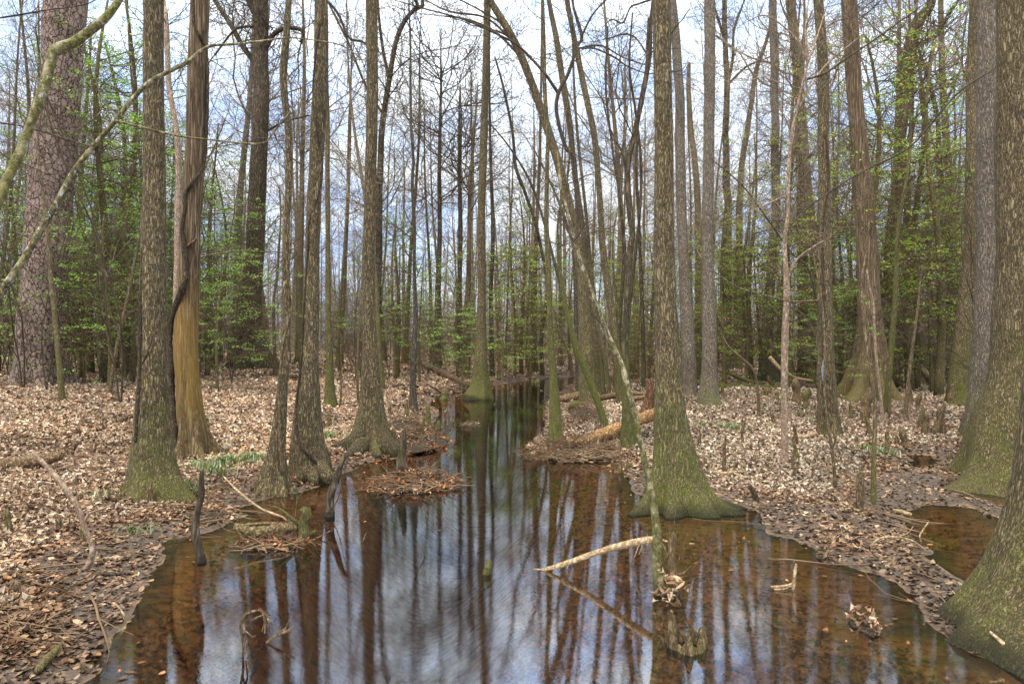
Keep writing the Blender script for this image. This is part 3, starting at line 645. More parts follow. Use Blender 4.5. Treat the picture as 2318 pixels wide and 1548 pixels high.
trunk_tree('S_moss', 'bare_tree', 'tree', 'green mossed slender stem slanting down right to the bank behind the split log',
    [(1369,964,18),(1360,930,17),(1342,880,17),(1322,830,17),(1307,793,15),(1283,707,12),(1268,620,9),(1262,540,7),(1266,480,6),(1283,414,5),(1290,340,3)], M['tupelo'], (1.0, 8), seg=16, twigs=((400,650,6,1.2),))
trunk_tree('N2', 'tupelo_tree', 'tupelo tree', 'long left-leaning trunk just left of the slanting pale stem',
    [(1405,914,26),(1402,890,20),(1394,776,19),(1380,673,18),(1366,569,16),(1362,518,15),(1355,414,14),(1345,311,15),(1331,241,15),(1314,155,14),(1300,86,13),(1283,0,12)], M['tupelo'], (.5, 5), .06, 5, 22, twigs=((0,200,4,1.3),))
trunk_tree('Q1', 'tupelo_tree', 'tupelo tree', 'curving dark topped trunk with a swollen foot beside the split golden log',
    [(1425,1014,52),(1424,985,40),(1421,897,25),(1416,810,18),(1419,707,17),(1425,569,15),(1431,534,15),(1426,483,15),(1421,380,14),(1435,311,13),(1459,193,12),(1471,121,11),(1473,52,9),(1478,0,8)], M['oak'], (.75, 3), .08, 5, 22,
    limbs=([(1419,400,7),(1410,345,5),(1385,290,4),(1370,230,3)], [(1470,130,4),(1440,50,4),(1390,40,3)]), twigs=((100,400,5,1.6),))
trunk_tree('R1', 'leaning_sapling', 'leaning tree', 'peeling pale and mossy stem leaning left out of the brown water in front',
    [(1499,1350,34),(1493,1320,32),(1489,1232,25),(1484,1177,20),(1474,1110,16),(1458,1040,15),(1442,960,14),(1431,914,14),(1407,828,13),(1376,759,13),(1356,707,12),(1331,638,11),(1307,569,10),(1292,510,9),(1270,420,8),(1262,340,5)], M['lichen'], (.55, 4), seg=20, ext=False,
    rough=.10, wetfoot=True, twigs=((420,760,8,.5),))
trunk_tree('T4', 'tupelo_tree', 'tupelo tree', 'thickest straight tupelo right of the stream, green mossy foot at the water edge',
    [(1530,1158,160),(1529,1130,142),(1528,1095,126),(1527,1056,112),(1521,999,94),(1516,925,77),(1514,850,64),(1509,737,54),(1504,562,49),(1504,375,45),(1500,187,43),(1497,0,43)], M['tupelo'], (.75, 1.9), .16, 8, 56, group=TU,
    toes=[(math.pi * .96, .13, .55, .12), (math.pi * .72, .20, .30, .22), (math.pi * .45, .2, .16, .2), (math.pi * .18, .2, .26, .2), (math.pi * .02, .15, .30, .14), (math.pi * .85, .12, .3, .16)], wetfoot=True, rough=.05)
trunk_tree('T4b', 'tupelo_tree', 'tupelo tree', 'paler trunk close behind the thickest straight tupelo on its right side',
    [(1560,897,44),(1560,860,35),(1557,737,31),(1548,600,25),(1546,562,24),(1541,375,24),(1537,187,22),(1522,0,20)], M['grey'], (.25, 2), .06, 5, 26)
trunk_tree('b1575', 'dead_tree', 'dead tree', 'broken topped trunk leaning left, second behind the thickest tupelo',
    [(1584,850,24),(1582,760,17),(1581,562,15),(1579,449,15),(1570,350,14),(1562,262,13),(1559,190,11),(1560,142,8)], M['thin'], (.3, 2), seg=16, ext=False, twigs=((180,500,3,1.2),))
trunk_tree('T5', 'tupelo_tree', 'tupelo tree', 'straight lichen speckled tupelo with a dark mossy foot by the mossy log',
    [(1606,921,64),(1605,900,52),(1606,870,42),(1607,831,37),(1607,737,34),(1603,600,27),(1601,562,26),(1603,375,26),(1605,187,26),(1607,0,26)], M['grey'], (.7, .8), .10, 6, 32, group=TU)
trunk_tree('b1640', 'bare_tree', 'tree', 'forking dark trunk standing behind the lichen speckled tupelo',
    [(1648,836,34),(1646,790,26),(1645,625,22),(1648,487,19),(1645,412,17),(1643,300,15),(1645,187,14),(1641,80,12),(1639,0,11)], M['oak'], (.3, 2), .05, 5, 20,
    limbs=([(1645,200,8),(1662,130,7),(1668,60,6),(1690,0,5)], [(1650,190,6),(1690,150,5),(1730,130,4)], [(1640,90,7),(1620,20,6),(1610,-10,5)]), twigs=((50,450,8,2.4),))
trunk_tree('b1690', 'bare_tree', 'tree', 'mossy trunk leaning right, next to the forking dark one',
    [(1667,834,32),(1669,780,25),(1671,625,19),(1675,449,15),(1682,356,14),(1699,243,12),(1712,161,11),(1735,94,8),(1745,40,6),(1750,0,5)], M['tupelo'], (.75, 8), .05, 5, 18, twigs=((60,450,10,2.2),))
trunk_tree('b1755', 'cypress_tree', 'cypress tree', 'pale green trunk with a ribbed pleated foot behind the mossy log',
    [(1742,866,56),(1741,830,42),(1738,756,28),(1746,587,22),(1755,524,20),(1755,375,19),(1754,262,18),(1753,150,19),(1750,0,18)], M['grey'], (.55, 5), .35, 7, 32, twigs=((50,400,5,1.8),))
trunk_tree('b1800', 'tupelo_tree', 'tupelo tree', 'grey brown trunk leaning gently, left of the twin trunk with the bluish strip',
    [(1819,863,44),(1819,830,34),(1819,775,30),(1819,625,26),(1815,487,22),(1813,356,21),(1806,187,18),(1798,112,17),(1787,0,16)], M['tupelo'], (.3, 3), .08, 5, 26, twigs=((50,400,5,1.8),))
trunk_tree('sap1775', 'sapling', 'sapling', 'young pinkish barked tree with a smooth bare foot among the knees',
    [(1775,1052,22),(1776,1020,17),(1776,925,17),(1776,775,16),(1780,662,15),(1776,550,10),(1783,487,9),(1789,337,8),(1808,230,7),(1828,139,6),(1822,75,4),(1830,0,3)], M['rosy'], (.12, 2), .05, 4, 18,
    limbs=([(1780,640,6),(1802,590,5),(1840,560,4),(1865,545,3)], [(1800,260,5),(1850,180,5),(1900,120,4),(1960,70,3),(2020,20,2)], [(1828,140,5),(1800,80,4),(1740,30,3),(1700,40,2)], [(1785,440,4),(1720,470,3),(1650,500,2)], [(1826,150,5),(1862,80,4),(1900,0,3)]))
trunk_tree('D1870', 'tupelo_tree', 'tupelo tree', 'twin fused trunk with a seam and a bluish grey strip, right of the pinkish young tree',
    [(1877,990,62),(1876,965,54),(1875,920,47),(1870,850,42),(1869,775,36),(1866,662,33),(1868,562,28),(1866,375,26),(1864,187,26),(1851,0,22)], M['tupelo'], (.25, 1.4), .25, 4, 30, twigs=((0,300,4,1.4),))
trunk_tree('C2', 'cypress_tree', 'cypress tree', 'massive reddish cypress with a wide fluted mossy base on the right bank',
    [(1965,906,118),(1966,885,104),(1968,850,88),(1971,812,74),(1969,737,57),(1966,650,50),(1963,562,48),(1950,375,38),(1934,187,35),(1921,0,35)], M['cypress'], (.6, 2.2), .42, 9, 60, rough=.03, twigs=((0,350,5,2.2),))
trunk_tree('b2040', 'oak_tree', 'oak tree', 'burled oak with a leaning forked top, right of the massive reddish cypress',
    [(2015,852,54),(2015,812,40),(2013,740,35),(2012,662,36),(2020,600,29),(2030,487,26),(2036,375,24),(2045,262,23),(2049,187,26),(2060,105,28),(2079,49,27),(2102,19,22),(2112,-10,20)], M['oak'], (.35, 3), .08, 5, 28,
    limbs=([(2068,112,10),(2095,95,10),(2124,75,9),(2150,34,9),(2173,0,8)], [(2056,130,6),(2030,90,5),(2005,60,4)], [(2047,240,7),(2090,180,6),(2102,120,4)], [(2040,320,6),(1990,280,5),(1960,250,4)]), twigs=((40,500,10,2.4),))
trunk_tree('b2057', 'bare_tree', 'tree', 'plain dark upright trunk just right of the burled oak',
    [(2053,838,34),(2053,790,25),(2051,700,22),(2049,625,19),(2053,449,15),(2060,300,11),(2068,150,8),(2075,0,6)], M['oak'], (.45, 3), .05, 5, 20, twigs=((50,500,8,2.0),))
trunk_tree('mossy2015', 'bare_tree', 'tree', 'slender green mossed stem curving up in front of the burled oak',
    [(2004,932,16),(2008,880,14),(2015,812,13),(2022,730,12),(2027,662,11),(2034,524,9),(2045,450,8),(2057,375,6),(2062,300,4),(2060,220,3)], M['tupelo'], (.9, 9), seg=14, twigs=((250,600,6,.9),))
trunk_tree('b2130', 'bare_tree', 'tree', 'leafy vined trunk leaning left near the group of big trunks at the right edge',
    [(2150,864,38),(2150,793,27),(2146,700,21),(2143,662,20),(2139,524,15),(2128,375,12),(2120,262,10),(2102,180,9),(2083,124,7),(2075,60,5),(2070,0,4)], M['oak'], (.5, 5), .06, 5, 20, twigs=((100,560,12,2.2),))
trunk_tree('b2095', 'bare_tree', 'tree', 'thin trunk between the plain dark upright and the leafy vined trunk',
    [(2107,850,20),(2108,780,15),(2104,640,12),(2095,500,10),(2104,420,9),(2100,330,7),(2085,200,5),(2090,80,3)], M['thin'], (.4, 4), seg=14, depth=30, twigs=((120,600,10,2.2),))
trunk_tree('T6a', 'tupelo_tree', 'tupelo tree', 'moss darkened trunk at the left of the three big trunks near the right edge',
    [(2180,914,82),(2180,890,70),(2184,812,56),(2188,737,46),(2196,600,34),(2198,412,28),(2202,187,26),(2205,0,24)], M['tupelo'], (.75, 2.6), .08, 6, 36, group=TU)
trunk_tree('T6', 'tupelo_tree', 'tupelo tree', 'silvery grey middle one of the three big trunks near the right edge',
    [(2222,992,104),(2223,950,84),(2225,890,64),(2228,812,53),(2232,700,49),(2235,562,47),(2234,375,46),(2233,187,44),(2235,0,42)], M['grey'], (.5, 1.8), .08, 6, 40, group=TU)
trunk_tree('T7', 'tupelo_tree', 'tupelo tree', 'giant brown trunk at the right edge whose mossy foot sweeps into the puddle',
    [(2306,1115,300),(2305,1090,270),(2304,1056,246),(2300,999,206),(2302,925,166),(2306,850,130),(2308,737,114),(2310,600,104),(2310,375,102),(2310,187,100),(2310,0,98)], M['tupelo'], (.62, 2.3), .10, 7, 64, group=TU,
    toes=[(math.pi * .06, .22, .55, .22), (math.pi * .3, .25, .25, .25), (math.pi * .62, .2, .2, .2)], rough=.05)
trunk_tree('T8', 'tupelo_tree', 'tupelo tree', 'nearest tupelo with a wide green foot in water, cut off at lower right',
    [(2410,1490,520),(2410,1455,500),(2412,1420,452),(2414,1375,400),(2414,1300,320),(2412,1206,264),(2410,1131,228),(2410,1040,190),(2410,900,158),(2408,700,140),(2404,400,128),(2400,0,118)], M['tupelo'], (.6, 1.5), .06, 9, 72, group=TU, wetfoot=True, rough=.05, toes=[(math.pi * .2, .22, .12, .25), (math.pi * .45, .2, .10, .25), (math.pi * .02, .2, .14, .2)])

FAN = [('arching thin stem fanning left from the bank behind the slanting mossed stem', [(1322,905,11),(1312,840,9),(1290,740,8),(1262,620,7),(1225,480,6),(1195,400,6),(1150,330,4),(1100,270,3)], 'dark'),
 ('crooked dark stem rising left of the upright mossy trunk over the bend', [(1228,850,12),(1226,760,9),(1238,650,8),(1216,520,8),(1190,440,8),(1168,380,8),(1160,300,7),(1140,200,6),(1120,130,4)], 'dark'),
 ('slender stem curving right beside the long leaning trunk', [(1390,905,12),(1395,820,10),(1405,700,9),(1412,560,8),(1400,430,7),(1385,330,6),(1372,200,5),(1376,60,4)], 'oak'),
 ('slim straight stem between the left-leaning trunks', [(1366,895,12),(1360,800,10),(1342,640,8),(1326,480,8),(1310,330,7),(1300,200,6),(1296,80,5)], 'tupelo'),
 ('thin stem crossing the stout bent trunk from lower right', [(1380,900,10),(1368,800,9),(1340,690,8),(1300,560,7),(1270,470,6),(1240,400,5),(1205,330,3)], 'thin'),
 ('long thin stem leaning right towards the thickest tupelo', [(1402,900,10),(1415,780,9),(1432,640,8),(1446,500,7),(1452,380,7),(1440,260,6),(1425,150,5),(1432,30,4)], 'oak'),
 ('upright slim stem left of the thickest tupelo', [(1458,880,13),(1456,780,10),(1452,640,9),(1447,520,8),(1441,400,7),(1445,270,6),(1462,150,5),(1468,40,4)], 'oak')]
for lb_, pt_, mm_ in FAN:
    trunk_tree('f' + lb_[:22], 'bare_tree', 'tree', lb_, pt_, M[mm_], (.5, 4), seg=12, twigs=((pt_[-1][1], 600, 5, 1.1),))

# vines hugging the trunks
def vine(name, label, host, pts, m='vine', leaves_=0, side=1.0):
    I = INFO[host]; Q = []
    for (x, y, wd) in pts:
        d = I['d']; z = CAMH - (y - HY) / F * d; k = int(np.argmin(np.abs(I['S'][:, 2] - z))); cx, yc, r = I['S'][k, 0], I['S'][k, 1], I['S'][k, 3] * 1.03
        X_ = (x - CX) / F * (yc - r * .6); u = min(abs(X_ - cx) / r, 1.0); yy = yc - r * math.sqrt(max(0, 1 - u * u)) - wd * .35 * d / F
        s_ = yy / d; Q.append(((x - CX) / F * yy, yy, CAMH - (y - HY) / F * yy, wd * .5 * yy / F))
    S = spline(Q, 10 * len(Q)); mb = MB(); base = S[0, :3].copy()
    tube(mb, S[:, :3], S[:, 3], 10, .28, 5, True, None, 0, dict(moss=np.full(len(S), .1)), freq=30)
    o = mb.build(name, M[m], None, base); tag(o, label, 'vine'); return o
vine('climbing_vine', 'thick shaggy dark vine twisting up the golden stained cypress', 'C1',
     [(397,1030,9),(395,975,13),(389,900,14),(388,837,14),(385,760,11),(396,700,13),(412,655,15),(422,610,10),(418,560,9),(412,520,9),(417,478,9),(421,437,9),(437,411,8),(461,373,7),(467,320,6),(470,236,6),(470,168,6),(466,118,6),(451,81,6),(439,57,6),(437,20,6),(436,-20,6)])
vine('climbing_vine', 'short rusty vine loop crossing the golden stained cypress at mid height', 'C1', [(412,572,4),(425,556,5),(440,545,5),(448,535,4),(452,520,3)], 'rot')
vine('climbing_vine', 'straight black vine running up the left edge of the first grey tupelo', 'T1', [(306,1000,8),(312,930,8),(316,860,8),(317,780,8),(318,700,8),(320,640,7),(321,560,3)])
vine('climbing_vine', 'thin vine curving across the lower face of the first grey tupelo', 'T1', [(312,880,2),(318,835,3),(328,810,3),(340,785,2.5),(345,760,2)])
vine('climbing_vine', 'long dark vine crossing the tupelo with finger-like roots', 'K2', [(729,1064,6),(705,1035,7),(680,1008,7),(670,960,6),(672,900,5),(678,850,5),(684,780,5),(690,660,4),(697,560,4),(700,500,4),(722,440,4),(730,380,4),(718,300,4),(708,200,3),(720,80,3),(732,40,3)])
vine('climbing_vine', 'rope-like vine winding round the slender wavering tupelo', 'K1', [(640,1070,9),(634,1010,8),(632,940,5),(632,880,4),(640,780,5),(660,700,5),(658,660,4),(648,600,4)], 'thin')
vine('climbing_vine', 'black vine in the seam of the twin fused trunk', 'D1870', [(1868,940,6),(1866,880,6),(1864,800,5),(1864,700,5),(1862,600,5),(1864,500,4),(1876,400,4),(1868,300,4)])
m_ = bark('bluish_strip', (.12, .13, .17), (.24, .26, .33), (.38, .40, .48), ridge=40, bump=.4); M['blue'] = m_
vine('bark_strip', 'bluish grey strip hanging on the twin fused trunk', 'D1870', [(1864,862,5),(1863,840,7),(1865,820,6),(1865,806,3)], 'blue')

# branches reaching in overhead from trees out of view
def branch(name, label, pts, d, m, moss=.4, subs=(), cat='branch', seg=12, twn=0, dy=0, rough=.08, tw='twig'):
    Q = np.array([(*at(x, y, d + dy * k / len(pts)), wd * .5 * d / F) for k, (x, y, wd) in enumerate(pts)])
    S = spline(Q, 9 * len(Q)); base = S[0, :3].copy(); root = thing(name, label, cat, base)
    mb = MB(); rn_ = np.random.default_rng(hash_s(label)); n_ = len(S)
    S[:, 0] += .004 * np.cumsum(rn_.normal(0, 1, n_)) / 3 * 0
    tube(mb, S[:, :3], S[:, 3], seg, rough, 9, True, None, 0, dict(moss=np.full(n_, moss), up=np.ones(n_)), freq=14)
    mb.build('stem', m, root, base)
    for sb in subs:
        Q = spline([(*at(x, y, d), wd * .5 * d / F) for (x, y, wd) in sb], 9 * len(sb)); mb = MB()
        tube(mb, Q[:, :3], Q[:, 3], 7, .1, 3, True, None, 0, dict(moss=np.full(len(Q), moss * .5)), freq=14); mb.build('side_branch', m, root, base)
    if twn:
        rnd = random.Random(hash_s(label)); st = []
        for _ in range(twn):
            k = rnd.randrange(len(S) // 5, len(S)); st.append((S[k, :3], [rnd.gauss(0, 1), rnd.gauss(0, .6), rnd.gauss(.2, .8)], d * rnd.uniform(.03, .09), max(.0015, .0006 * d)))
        for q_, s1 in enumerate(st):
            sg, tp = grow_arr([s1], 5 + q_, kids=(4, 2), steps=5, wig=.2, up=.03, minr=.0011 * d / 5); mb = MB(); prisms(mb, sg); mb.build('twig', M[tw], root, base)
    return root
branch('overhanging_branch', 'thick mossy lichened limb bending across the upper left corner in front of the pine',
    [(-60,560,20),(0,451,20),(13,414,20),(44,347,20),(74,269,20),(98,202,22),(114,145,22),(126,114,25),(168,96,23),(202,71,21),(229,50,20),(249,30,18),(269,0,17),(300,-60,15)], 3.6, M['lichen'], .75, seg=18, twn=0, dy=.4)
branch('overhanging_branch', 'long pale limb arching from the left edge up across the first tupelos',
    [(-60,730,17),(0,665,16),(27,624,15),(54,587,15),(81,540,14),(104,503,14),(135,448,13),(162,397,13),(202,343,12),(259,276,11),(303,222,11),(337,187,10),(387,160,10),(424,141,9),(454,116,8),(481,104,7),(522,101,6),(572,96,5),(623,89,4),(656,86,4),(707,91,3),(774,104,3),(830,143,2)], 5.2, M['lichen'], .35, dy=.8,
    subs=([(262,274,6),(320,288,5),(404,308,4.5),(471,316,4),(555,325,4),(599,323,4),(623,296,3),(673,232,1.5)], [(604,322,3),(630,288,2),(690,286,1.2)], [(424,141,4),(415,150,3),(398,168,2)]), twn=8)
branch('overhanging_branch', 'thin straight bare branch crossing the plated pine at mid height', [(-20,276,4),(55,287,3.5),(135,310,3.5),(209,335,3),(269,357,2.5),(323,374,1.5)], 5.5, M['dark'], 0, twn=5)
branch('overhanging_branch', 'thin dark branch near the top edge over the plated pine', [(-20,44,4),(40,35,4),(101,24,3),(195,10,2),(240,-20,1.5)], 4.5, M['dark'], 0, twn=5)
branch('overhanging_branch', 'curved thin branch rising right in front of the plated pine', [(148,309,2),(190,285,2.5),(226,255,2.5),(226,220,2),(215,170,1.5)], 7, M['thin'], 0, twn=3)
branch('overhanging_branch', 'long slanting bare branch ending on the silvery trunk at right', [(1680,905,3),(1700,760,0.1),(1700,759,.1)][:0] or [(1790,510,3),(1830,470,3),(1900,420,3.5),(1960,385,4),(2050,340,4),(2100,290,4.5),(2170,210,4.5),(2252,155,3)], 9, M['dark'], 0, twn=6)
branch('overhanging_branch', 'dark forked branch sweeping right over the massive reddish cypress', [(1828,180,5),(1870,165,5),(1920,130,4),(1980,90,4),(2050,40,3),(2120,-10,2)], 9.5, M['dark'], 0, twn=10)
branch('overhanging_branch', 'dark arching branch falling right to the thick tupelo from the V shaped stem', [(1316,112,4),(1345,110,4),(1390,130,4),(1420,150,3),(1470,167,2.5),(1540,160,2),(1560,130,1)], 12, M['dark'], 0, twn=9)
branch('overhanging_branch', 'bent zigzag branch at the top left of the thick tupelo', [(1500,-10,5),(1450,8,4.5),(1427,18,4),(1410,52,4),(1385,45,3),(1363,64,1.5)], 11.5, M['dark'], 0, twn=5)
branch('overhanging_branch', 'curved bare branch hanging into the gap right of the tall tupelo with roots', [(738,0,6),(764,30,6),(790,85,5),(820,95,5),(836,110,2)], 13, M['dark'], 0, twn=6)
branch('overhanging_branch', 'long fine branch crossing the sky at top centre', [(1240,175,4),(1180,110,4.5),(1130,80,5),(1050,45,4),(960,20,3),(890,0,2)], 12, M['dark'], 0, twn=9)
branch('overhanging_branch', 'pale thin branch reaching left from the lichen speckled tupelo over the mossy log', [(1855,680,5),(1790,682,4),(1720,665,3),(1670,650,2.5),(1610,610,1.5)], 10, M['thin'], .2, twn=8)
branch('overhanging_branch', 'dark curving branch dropping from mid right to the twin fused trunk', [(1610,360,2),(1680,420,3),(1740,500,4),(1790,570,4),(1830,610,4.5),(1850,690,4.5),(1862,750,4)], 10.5, M['dark'], .1, twn=8)
branch('overhanging_branch', 'thin bare branch between the golden stained cypress and the dark oak', [(452,582,5),(490,575,4),(540,568,3),(590,570,2.5),(640,571,2)], 12, M['thin'], 0, twn=3)

# thin stems on the right bank
def sap(label, pts, m='thin', moss=.2, tw=(3, .6), **kw):
    ys = [p[1] for p in pts]
    trunk_tree('s' + label[:30], 'sapling', 'sapling', label, pts, M[m], (moss, 1.0), seg=10, twigs=((min(ys), min(ys) + (max(ys) - min(ys)) * .6, tw[0], tw[1]),), **kw)
sap('thin bent stem leaning on the twin fused trunk with its foot in the leaves', [(1893,1106,10),(1890,1070,8),(1881,999,8),(1870,940,7),(1866,887,6),(1866,800,5),(1862,700,5),(1845,600,4),(1826,520,3)])
sap('thin straight stem with a mossy sock at its foot in front of the reddish cypress', [(1980,1142,13),(1980,1100,13),(1980,1037,11),(1983,925,9),(1975,860,8),(1967,820,7),(1956,737,5),(1948,650,4),(1960,570,4),(1965,500,3)], moss=.75)
sap('forked pale sapling among the knees right of the mossy socked stem', [(2000,962,9),(1995,900,7),(1985,812,7),(1980,720,6),(1978,692,6),(1965,640,5),(1960,610,3)], 'rosy', tw=(6, .9))
sap('leaning sapling with a swollen foot under the three big trunks', [(2046,950,14),(2052,900,9),(2062,812,8),(2070,750,6),(2082,660,4),(2090,600,3)], 'thin', tw=(5, .7))
sap('thin sapling curving left over the mossy log', [(1718,945,10),(1717,900,7),(1706,840,6),(1680,812,5),(1650,785,4),(1626,740,2)], 'thin', .3, tw=(4, .6))
sap('upright twig of a sapling right of the forked pale one', [(2012,940,6),(2014,880,5),(2010,800,4),(1998,740,3)], 'thin', .1)
sap('slim stem beside the tall tupelo with roots', [(811,918,7),(810,850,6),(812,760,5),(818,640,4),(822,560,3)], 'thin', .1)
sap('short thin stem on the left bank left of the dark twisted stem', [(900,854,9),(901,800,8),(898,740,6),(903,650,4),(906,560,3)], 'thin', .4)
sap('slim stem right of the thin straight mossy trunk', [(770,922,6),(772,850,4),(772,780,3)], 'thin', .1)
sap('slender stem behind the slanting mossed one near the bend', [(1295,852,9),(1288,800,8),(1270,760,6),(1262,742,4),(1255,700,3)], 'thin', .3)
sap('thin reddish stem beside the long left-leaning trunk', [(1379,885,9),(1374,850,7),(1374,790,6),(1376,740,5),(1372,620,4)], 'rosy', .1)
sap('bare upright stem between the pine and the leaning slim stem', [(239,834,11),(240,760,8),(242,640,7),(246,560,5),(255,480,4)], 'thin', .3, tw=(6, 1.2))
sap('bowed stem right of the leaning slim stem', [(306,830,14),(298,780,13),(288,740,12),(286,640,9),(289,520,7),(286,380,5)], 'thin', .4, tw=(6, 1.3))
sap('slim trunk between the wavering tupelo and the dark oak', [(623,852,12),(622,800,9),(620,700,7),(628,600,6),(635,520,5),(632,420,4)], 'thin', .3, tw=(6, 1.2))

# ------------------------------------------------------------------ background trees, copied from a few prototypes
LM = [(-400, 'the left edge'), (94, 'the huge pine'), (347, 'the first grey tupelo'), (572, 'the dark oak'), (705, 'the fingered-root tupelo'), (838, 'the tall spread-root tupelo'),
      (1089, 'the midstream tree'), (1247, 'the upright mossy trunk'), (1392, 'the long leaning trunk'), (1512, 'the thickest straight tupelo'), (1605, 'the lichen speckled tupelo'),
      (1745, 'the pale green trunk'), (1868, 'the twin fused trunk'), (1970, 'the massive reddish cypress'), (2050, 'the plain dark upright'), (2222, 'the silvery trunk'), (2900, 'the right edge')]
def copy_thing(root):
    r = root.copy(); sc.collection.objects.link(r)
    for ch in root.children:
        c = ch.copy(); sc.collection.objects.link(c); c.parent = r
    return r
def ordinal_labels(objs, pat):
    """objs: (root, x, y). names each by its place, counted from the left, between two traced trees"""
    b = {}
    for (o, x, y) in objs:
        px = CX + x / y * F; k = max(0, min(len(LM) - 2, sum(px > l[0] for l in LM) - 1)); b.setdefault(k, []).append((px, o))
    for k, l in b.items():
        l.sort(key=lambda q: q[0])
        for n_, (px, o) in enumerate(l):
            where = ('between %s and %s' % (LM[k][1], LM[k + 1][1].replace('the ', ''))) if 0 < k < len(LM) - 2 else ('left of the huge pine' if k == 0 else 'right of the silvery trunk')
            o['label'] = ' '.join((pat % (NUM[min(n_ + 1, 33)], where)).split()[:16])

def bare_proto(H, r, cs, nl, seed, spread=.8, tw='twig_far', llen=.2, m='thin', bend=.35):
    rnd = random.Random(seed); n = 26
    z = np.linspace(-.4, H, n); wob = np.array([[math.sin(zz * .23 + seed) * bend * .35 + math.sin(zz * .55 + seed * 2) * bend * .14, math.cos(zz * .19 + seed) * bend * .3, zz] for zz in z]); wob -= [wob[1, 0], wob[1, 1], 0]
    rad = r * (1 - .75 * (np.clip(z, 0, H) / H) ** 1.1) * (1 + 1.1 * np.exp(-np.clip(z, 0, None) / .8)); k = int(n * cs)
    root = thing('bare_tree', 'x', 'tree', (0, 0, 0))
    mb = MB(); tube(mb, wob, rad, 10, .06, seed, True, None, 0, dict(moss=np.clip(.7 - z * .06, .1, 1), up=np.clip(z / 3, 0, 1)), freq=3)
    mb.build('trunk', M[m], root)
    mb = MB(); tube(mb, wob[k:], rad[k:] * .5, 5, 0, seed, True, freq=3)
    st = []
    for q in range(nl):
        j = rnd.uniform(k, n - 2); i0 = int(j); f_ = j - i0; p = wob[i0] * (1 - f_) + wob[i0 + 1] * f_; a = q * 2.4 + rnd.uniform(-.4, .4)
        ln = H * llen * rnd.uniform(.6, 1.25) * (1.25 - .7 * (j - k) / (n - k)); st.append((p, [math.cos(a), math.sin(a), rnd.uniform(.2, 1.0) / spread], ln, rad[i0] * .42))
    st.append((wob[-1], [0, 0, 1], H * .1, rad[-1]))
    sg, tp = grow_arr(st, seed, kids=(7, 5, 3), steps=6, wig=.22, up=.07, minr=.0052, spread=.8); prisms(mb, sg); mb.build('crown', M[tw], root)
    return root
PROTO = [bare_proto(22, .19, .38, 13, 1), bare_proto(19, .14, .34, 11, 2, m='tupelo'), bare_proto(24, .24, .44, 13, 3, m='grey'), bare_proto(16, .10, .32, 11, 4, bend=.9, m='thin'),
         bare_proto(21, .17, .26, 14, 5, m='tupelo', bend=.6), bare_proto(26, .26, .50, 12, 6), bare_proto(15, .065, .34, 9, 7, bend=.8, m='thin')]
used = [False] * len(PROTO); placed = [(I['base'][0], I['base'][1]) for I in INFO.values()]; bg = []
rb = random.Random(5); tries = 0
while len(bg) < 190 and tries < 20000:
    tries += 1
    y = rb.uniform(25, 84) if rb.random() < .85 else rb.uniform(22, 40); x = rb.uniform(-1, 1) * (y * .80 + 3)
    hh, sdd, _, _ = ground(np.array([x]), np.array([y]), True)
    if y < 44 and sdd[0] < .5: continue
    px = CX + x / y * F
    if y < 33 and 900 < px < 1330: continue
    if any((x - a) ** 2 + (y - b) ** 2 < 2.0 for a, b in placed): continue
    k = rb.choice([0, 1, 2, 3, 3, 1, 4, 5, 6, 6, 6, 6, 3] if y > 36 else [3, 6, 6, 1]) ; root = PROTO[k] if not used[k] else copy_thing(PROTO[k]); used[k] = True
    s_ = rb.uniform(.8, 1.15); root.location = (x, y, float(hh[0]) - .05); root.rotation_euler = (rb.gauss(0, .035), rb.gauss(0, .04), rb.uniform(0, 6.28)); root.scale = (s_, s_, s_)
    root['group'] = 'bare trees of the wood behind'; placed.append((x, y)); bg.append((root, x, y))
ordinal_labels([q for q in bg if q[2] < 50], '%s from left of nearer bare background trees %s'); ordinal_labels([q for q in bg if q[2] >= 50], '%s from left of farthest bare trees %s')

# thickets of thin leafless saplings
def thicket_proto(H, ns, seed, spread, tw):
    rnd = random.Random(seed); mb = MB(); root = thing('bare_shrub', 'x', 'shrub', (0, 0, 0)); st = []
    for q in range(ns):
        a = rnd.uniform(0, 6.28); st.append(([rnd.gauss(0, .06), rnd.gauss(0, .06), -.1], [math.cos(a) * spread, math.sin(a) * spread, 1.4], H * rnd.uniform(.5, 1), .022))
    sg, tp = grow_arr(st, seed, kids=(9, 4), steps=8, wig=.12, up=.08, minr=.0042, spread=.9); prisms(mb, sg); mb.build('stems', M[tw], root); return root
TP = [thicket_proto(6.5, 3, 1, .3, 'twig'), thicket_proto(4.5, 6, 2, .6, 'twig_far'), thicket_proto(8, 2, 3, .2, 'twig'), thicket_proto(3, 7, 4, .8, 'twig_brown')]
usedt = [False] * 4; sh = []; tries = 0
while len(sh) < 150 and tries < 9000:
    tries += 1
    y = 15 * (70 / 15) ** rb.random(); x = rb.uniform(-1, 1) * (y * .8 + 2)
    hh, sdd, lf_, _ = ground(np.array([x]), np.array([y]), True); px = CX + x / y * F
    if sdd[0] < .8 and y < 44: continue
    if y < 22 and (450 < px < 2150 or rb.random() < .5): continue
    if y < 27 and 600 < px < 1850 and rb.random() < .8: continue
    k = rb.choice([0, 1, 2, 2, 0, 3] if y > 24 else [0, 2]); root = TP[k] if not usedt[k] else copy_thing(TP[k]); usedt[k] = True; s_ = rb.uniform(.7, 1.2)
    root.location = (x, y, float(hh[0])); root.rotation_euler = (0, 0, rb.uniform(0, 6.28)); root.scale = (s_,) * 3; root['group'] = 'leafless shrubs under the trees'; sh.append((root, x, y))
ordinal_labels(sh, '%s from left of leafless shrubs %s')

